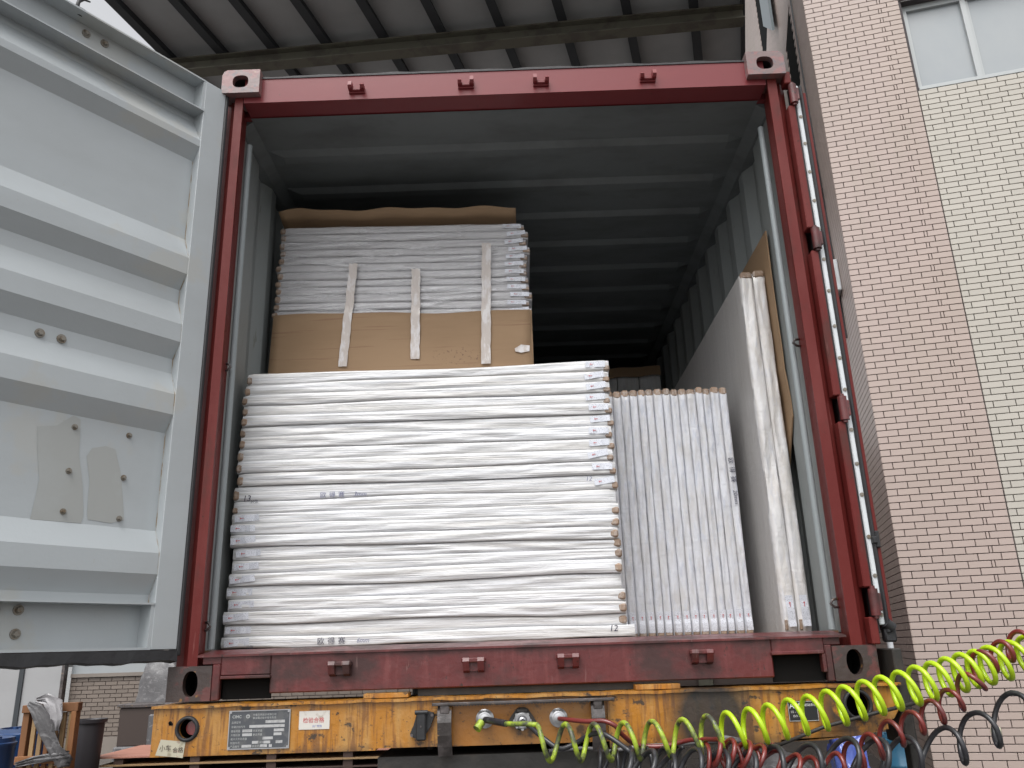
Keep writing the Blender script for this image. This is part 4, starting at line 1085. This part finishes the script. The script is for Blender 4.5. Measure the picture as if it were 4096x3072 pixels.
# name plate
npl = MB(); npl.box(.243, .447, YB-.004, YB-.0005, -.150, -.030, .001); npo = tp(npl, 'name_plate', plateM)
fr_ = MB()
for (x0, x1, z0, z1) in ((.243, .447, -.033, -.030), (.243, .447, -.150, -.147), (.243, .246, -.147, -.033), (.444, .447, -.147, -.033)): fr_.box(x0, x1, YB-.006, YB-.004, z0, z1)
for x in (.249, .441):
    for z in (-.036, -.144): fr_.cyl((x, YB-.0072, z), (x, YB-.006, z), .0035, n=10)
fr_.build('plate_rim', alum, npo)
yt = YB-.0046
T_ = lambda s, sz, x, z, mt=platetxt, **k: text(s, sz, (x, yt, z), mt, npo, **k)
T_('CIMC', .0125, .2535, -.0535, bold=.0003); T_('中集车辆股份有限公司', .0078, .322, -.0475); T_('集装箱运输半挂车制造', .0078, .322, -.0575)
rows = [('品牌型号', -.070, [(.365, .429)]), ('车辆识别代号', -.0835, [(.312, .429)]), ('整备质量', -.0965, [(.290, .322), (.394, .428)]), ('外廓长度', -.1085, [(.290, .322), (.394, .420)]), ('最大允许总质量', -.1205, [(.358, .392)]), ('制造年月', -.1325, [(.324, .345), (.362, .384), (.402, .424)]), ('产品编号', -.1435, [(.290, .322), (.352, .374), (.380, .390)])]
bb = MB()
for (s, z, bl_) in rows:
    T_(s, .0078, .252, z)
    if len(bl_) > 1: T_('额定质量', .0078, bl_[0][1]+.003, z)
    for (x0, x1) in bl_: bb.box(x0, x1, YB-.0048, YB-.0042, z-.001, z+.0075)
bb.build('plate_blanks', platew, npo)
lg = MB(); lg.cyl((.3055, YB-.0052, -.049), (.3055, YB-.0042, -.049), .0065, n=18); lg.build('plate_emblem', platetxt, npo)
lg = MB(); lg.box(.3015, .3095, YB-.0056, YB-.0052, -.050, -.0482); lg.box(.3045, .3062, YB-.0056, YB-.0052, -.0545, -.044); lg.build('plate_emblem_mark', plateM, npo)
# stickers
b = MB(); b.box(.4755, .577, YB-.0022, YB-.0004, -.0955, -.0385); st = tp(b, 'inspection_sticker', [stickw])
text('检验合格', .0178, (.4885, YB-.003, -.0735), inkr, st); text('出厂检验', .008, (.520, YB-.003, -.0885), inkb, st)
b = MB(); b.add([(.020, YB-.002, -.112), (.103, YB-.002, -.121), (.098, YB-.002, -.170), (.006, YB-.002, -.160)], [[0, 1, 2, 3]]); st2 = tp(b, 'faded_sticker', sticko)
text('小车', .020, (.018, YB-.003, -.146), cabm, st2); text('合格', .018, (.062, YB-.003, -.152), cabm, st2)
b = MB(); b.box(2.094, 2.192, YB-.003, YB-.0005, -.118, -.056, .001); st3 = tp(b, 'abs_plate', plateB)
text('ABS', .024, (2.099, YB-.0038, -.0775), platebt, st3, bold=.0004); text('制动系统', .010, (2.149, YB-.0038, -.072), platebt, st3)
text('10 - 24V', .011, (2.101, YB-.0038, -.092), platebt, st3); text('ISO 7638', .010, (2.108, YB-.0038, -.105), platebt, st3)
bb = MB()
for (x0, x1, z0, z1) in ((2.095, 2.191, -.058, -.057), (2.095, 2.191, -.117, -.116), (2.095, 2.096, -.116, -.058), (2.190, 2.191, -.116, -.058)): bb.box(x0, x1, YB-.0036, YB-.003, z0, z1)
bb.build('plate_rim', platebt, st3)
# closed plug socket
b = MB(); b.prism([(.846, -.118), (.858, -.092), (.868, -.058), (.880, -.052), (.906, -.050), (.924, -.055), (.926, -.066), (.913, -.098), (.900, -.118), (.882, -.134), (.858, -.130)], YB-.018, YB-.0005, 'y')
sk_ = tp(b, 'closed_socket', black)
b = MB(); b.box(.868, .900, YB-.034, YB-.018, -.138, -.052, .004); b.cyl((.864, YB-.03, -.052), (.906, YB-.03, -.052), .007, n=12); b.build('socket_lid', black, sk_)
b = MB(); b.cyl((.919, YB-.021, -.062), (.919, YB-.018, -.062), .005, n=8); b.cyl((.852, YB-.021, -.122), (.852, YB-.018, -.122), .005, n=8); b.cyl((.884, YB-.036, -.095), (.884, YB-.034, -.095), .003, n=8); b.build('screw', gsteel, sk_)
# couplings
YC = YB+.012
def fitting(x, z, name, ring, core):
    b = MB(); b.lathe((x, YC, z), [(.030, 0), (.030, -.006), (.023, -.010), (.023, -.022), (.020, -.024), (.016, -.024), (.016, -.034), (.010, -.036), (0, -.036)], 22, 'y')
    return tp(b, name, ring, smooth=35)
fitting(1.092, -.080, 'air_coupling', alum, black); fitting(1.336, -.084, 'air_coupling', alum, black)
b = MB(); b.prism([(1.168, -.095), (1.178, -.076), (1.196, -.054), (1.206, -.048), (1.226, -.048), (1.236, -.054), (1.252, -.076), (1.262, -.092), (1.254, -.104), (1.240, -.104), (1.222, -.118), (1.204, -.118), (1.188, -.106), (1.174, -.104)], YC-.022, YC, 'y')
b.box(1.196, 1.236, YC-.034, YC-.020, -.064, -.050, .004); s4 = tp(b, 'electric_socket', chass)
b = MB(); b.lathe((1.216, YC-.02, -.088), [(.027, 0), (.027, -.010), (.022, -.014), (.017, -.014), (.014, -.008), (.010, -.012), (0, -.014)], 24, 'y')
for i in range(8):
    t = i*pi/4; b.cyl((1.216+.026*cos(t), YC-.02, -.088+.026*sin(t)), (1.216+.026*cos(t), YC-.032, -.088+.026*sin(t)), .005, n=8)
b.build('plug_ring', alum, s4, smooth=35)
# chassis rails behind
b = MB(); b.box(.735, 1.735, -.035, .5, -.40, -.190)
b.box(.80, .98, .14, CL, -.40, -.36); b.box(.88, .90, .14, CL, -.36, -.06); b.box(.80, .98, .14, CL, -.06, -.03)
b.box(1.46, 1.64, .14, CL, -.40, -.36); b.box(1.54, 1.56, .14, CL, -.36, -.06); b.box(1.46, 1.64, .14, CL, -.06, -.03)
for k in range(10): b.box(.90, 1.54, 1+k*1.1, 1.08+k*1.1, -.3, -.12)
tp(b, 'chassis_rails', chass)
b = MB(); b.tube([(1.30, -.05, -.185), (1.42, -.06, -.178), (1.50, -.06, -.19), (1.60, -.06, -.178), (1.72, -.06, -.176), (1.80, -.06, -.172), (1.88, -.06, -.168), (1.95, -.06, -.175)], .006, 8); b.tube([(1.78, -.055, -.176), (1.88, -.055, -.162), (1.96, -.055, -.172)], [.004, .011, .004], 8)
tp(b, 'conduit', wrapg, smooth=True)
# small lamp bracket and diagonal stay at right end
b = MB(); b.tube([(2.05, -.075, -.185), (2.20, -.08, -.135), (2.36, -.085, -.10), (2.50, -.09, -.072)], .006, 8); tp(b, 'stay_cable', chass, smooth=True)
b = MB(); b.box(2.468, 2.50, -.06, .10, -.20, .10, .004); b.box(2.50, 2.53, .0, .05, -.42, .0, .003); tp(b, 'end_bracket', chass)
# suspension and wheels far back, rear of trailer
for y in (8.2, 9.5, 10.8):
    for x in (.25, 2.19):
        b = MB(); b.lathe((x, y, G+.50), [(0, -.14)], 3) if False else None
        b.cyl((x-.15, y, G+.5), (x+.15, y, G+.5), .50, n=28); wh = tp(b, 'wheel', black, smooth=40)
        h = MB(); h.cyl((x-.155, y, G+.5), (x+.155, y, G+.5), .26, n=20); h.build('rim', gsteel, wh)
b = MB()
for y in (8.2, 9.5, 10.8): b.cyl((.3, y, G+.5), (2.1, y, G+.5), .06)
b.box(.85, .97, 7.6, 11.4, G+.5, -.39); b.box(1.47, 1.59, 7.6, 11.4, G+.5, -.39)
tp(b, 'axle', chass)
for x in (.6, 1.8):
    b = MB(); b.box(x-.07, x+.07, 2.4, 2.54, G+.06, -.05, .01); b.box(x-.15, x+.15, 2.3, 2.64, G, G+.06, .01); tp(b, 'landing_leg', chass)

# ------------------------------------------------------------------ coiled hoses
def catmull(P, t):
    n = len(P); i = min(int(t), n-2); u = t-i
    p0, p1, p2, p3 = P[max(i-1, 0)], P[i], P[i+1], P[min(i+2, n-1)]
    return .5*((2*p1)+(p2-p0)*u+(2*p0-5*p1+4*p2-p3)*u*u+(3*p1-p0-3*p2+p3)*u**3)
def coil(tops, y, R, lead=None, tail=None, per=22, rj=0, seed=1, squash=1.0, lean=0.0):
    rnd = random.Random(seed)
    C = [Vector((x, y+(yo[0] if yo else 0), z-R)) for (x, z, *yo) in tops]
    RR = [R*(1+rnd.uniform(-rj, rj)) for _ in tops]
    pts = []
    N = (len(C)-1)*per
    for i in range(N+1):
        t = i/per; c = catmull(C, t); t2 = min(t+.02, len(C)-1.0001); t1 = max(t-.02, 0)
        ax = (catmull(C, t2)-catmull(C, t1)).normalized()
        upv = (Vector((0, 0, 1))-ax*ax.z).normalized(); w = ax.cross(upv)
        upv = (upv+ax*lean).normalized()
        k = min(int(t), len(RR)-2); r = RR[k]+(RR[k+1]-RR[k])*(t-k)
        th = 2*pi*t
        pts.append(c+upv*cos(th)*r+w*sin(th)*r*squash)
    return pts
YT = [(1.262, -0.085), (1.349, -0.086), (1.436, -0.088), (1.528, -0.087), (1.615, -0.086), (1.71, -0.082), (1.786, -0.074), (1.848, -0.068), (1.918, -0.058), (1.978, -0.048), (2.042, -0.037), (2.103, -0.027), (2.164, -0.015), (2.218, -0.003), (2.28, 0.01), (2.335, 0.022), (2.393, 0.034), (2.446, 0.047), (2.498, 0.058), (2.545, 0.069), (2.591, 0.08), (2.636, 0.089), (2.68, 0.098), (2.748, 0.112), (2.803, 0.126), (2.86, .14), (2.92, .155), (2.98, .17)]
RT = [(1.788, -0.137), (1.825, -0.139), (1.869, -0.145), (1.906, -0.155), (1.953, -0.169), (2.01, -0.186), (2.061, -0.19), (2.142, -0.187), (2.2, -0.163), (2.255, -0.14), (2.32, -0.108), (2.389, -0.077), (2.455, -0.05), (2.514, -0.019), (2.581, 0.024), (2.64, 0.086), (2.70, 0.118), (2.76, 0.144), (2.83, 0.174), (2.9, .2), (2.97, .23)]
BT = [(1.508, -0.154), (1.568, -0.159), (1.635, -0.168), (1.71, -0.16), (1.787, -0.158), (1.867, -0.165), (1.942, -0.163), (2.052, -0.153), (2.163, -0.143), (2.252, -0.145), (2.338, -0.144), (2.467, -0.124), (2.572, -0.083), (2.691, -0.038), (2.795, 0.005), (2.9, .05)]
yh = empty('coiled_air_hose', (1.092, -.09, -.08), label='neon yellow coiled air hose, grimy near its coupling, sweeping off to the right', cat='hose', group='coiled lines from the trailer')
invh = Matrix.Translation((-1.092, .09, .08))
pts = coil(YT, -.28, .0515, rj=.02, seed=3)
dirty = 6*22+12
lead = [(1.092, -.085, -.080), (1.115, -.12, -.083), (1.146, -.17, -.085), (1.186, -.22, -.086), (1.225, -.26, -.083)]
lead = [catmull([Vector(p) for p in lead]+[pts[0]], i/4*5/5) for i in range(0, 20)]
b = MB(); b.cyl(lead[1], lead[10], .0105, n=12); o = b.build('spring_guard', hosek, None, smooth=35); o.parent = yh; o.matrix_parent_inverse = invh
b = MB(); b.tube(lead+pts[:dirty], .0076, 10); o = b.build('grimy_hose', hoseyd, None, smooth=True); o.parent = yh; o.matrix_parent_inverse = invh
b = MB(); b.tube(pts[dirty-1:], .0079, 10); o = b.build('clean_hose', hosey, None, smooth=True); o.parent = yh; o.matrix_parent_inverse = invh
b = MB(); b.cyl((1.084, -.10, -.086), (1.068, -.115, -.106), .013, .014, n=14); o = b.build('coupling_handle', hoseyd, None, smooth=35); o.parent = yh; o.matrix_parent_inverse = invh
pts2 = coil(RT, -.30, .040, rj=.12, seed=5, lean=.45)
ld = [(1.336, -.09, -.084), (1.37, -.13, -.086), (1.42, -.18, -.088), (1.47, -.21, -.086), (1.505, -.22, -.100), (1.53, -.20, -.13), (1.58, -.15, -.165), (1.66, -.16, -.17), (1.74, -.2, -.15)]
ld = [catmull([Vector(p) for p in ld]+[pts2[0]], i/4) for i in range(0, 36)]
b = MB(); b.tube(ld+pts2, .0072, 10); o = b.build('coiled_air_hose', hoser, None, smooth=True, loc=(1.336, -.09, -.084))
tag(o, 'dark red coiled air hose stretched loosely below and right of the yellow one', 'hose', 'coiled lines from the trailer')
pts3 = coil(BT, -.32, .060, rj=.10, seed=8, lean=.5)
ld = [(1.216, -.09, -.088), (1.25, -.14, -.110), (1.286, -.18, -.137), (1.331, -.2, -.163), (1.379, -.2, -.150), (1.43, -.24, -.12), (1.47, -.29, -.12)]
ld = [catmull([Vector(p) for p in ld]+[pts3[0]], i/4) for i in range(0, 28)]
b = MB(); b.tube(ld+pts3, .0078, 10); o = b.build('coiled_cable', hosek, None, smooth=True, loc=(1.216, -.09, -.088))
tag(o, 'black coiled electric cable plugged into the socket between the air couplings', 'cable', 'coiled lines from the trailer')
# second black coil tangled below the beam
pts4 = coil([(1.44+.052*i, -.165-.006*sin(i*1.3)) for i in range(6)], -.20, .045, rj=.2, seed=12, lean=.2)
b = MB(); b.tube(pts4, .0065, 8); o = b.build('tangled_cable', hosek, None, smooth=True, loc=(1.44, -.2, -.2))
tag(o, 'tangled black coil hanging in the shade under the yellow beam', 'cable', 'coiled lines from the trailer')
pts5 = coil([(1.76+.05*i, -.165-.01*sin(i*1.9)) for i in range(5)], -.24, .050, rj=.25, seed=15, lean=.1)
b = MB(); b.tube(pts5, .007, 8); o = b.build('tangled_hose', hoser, None, smooth=True, loc=(1.76, -.24, -.2))
tag(o, 'tangled dark red hose loops below the black grime patch of the beam', 'hose', 'coiled lines from the trailer')
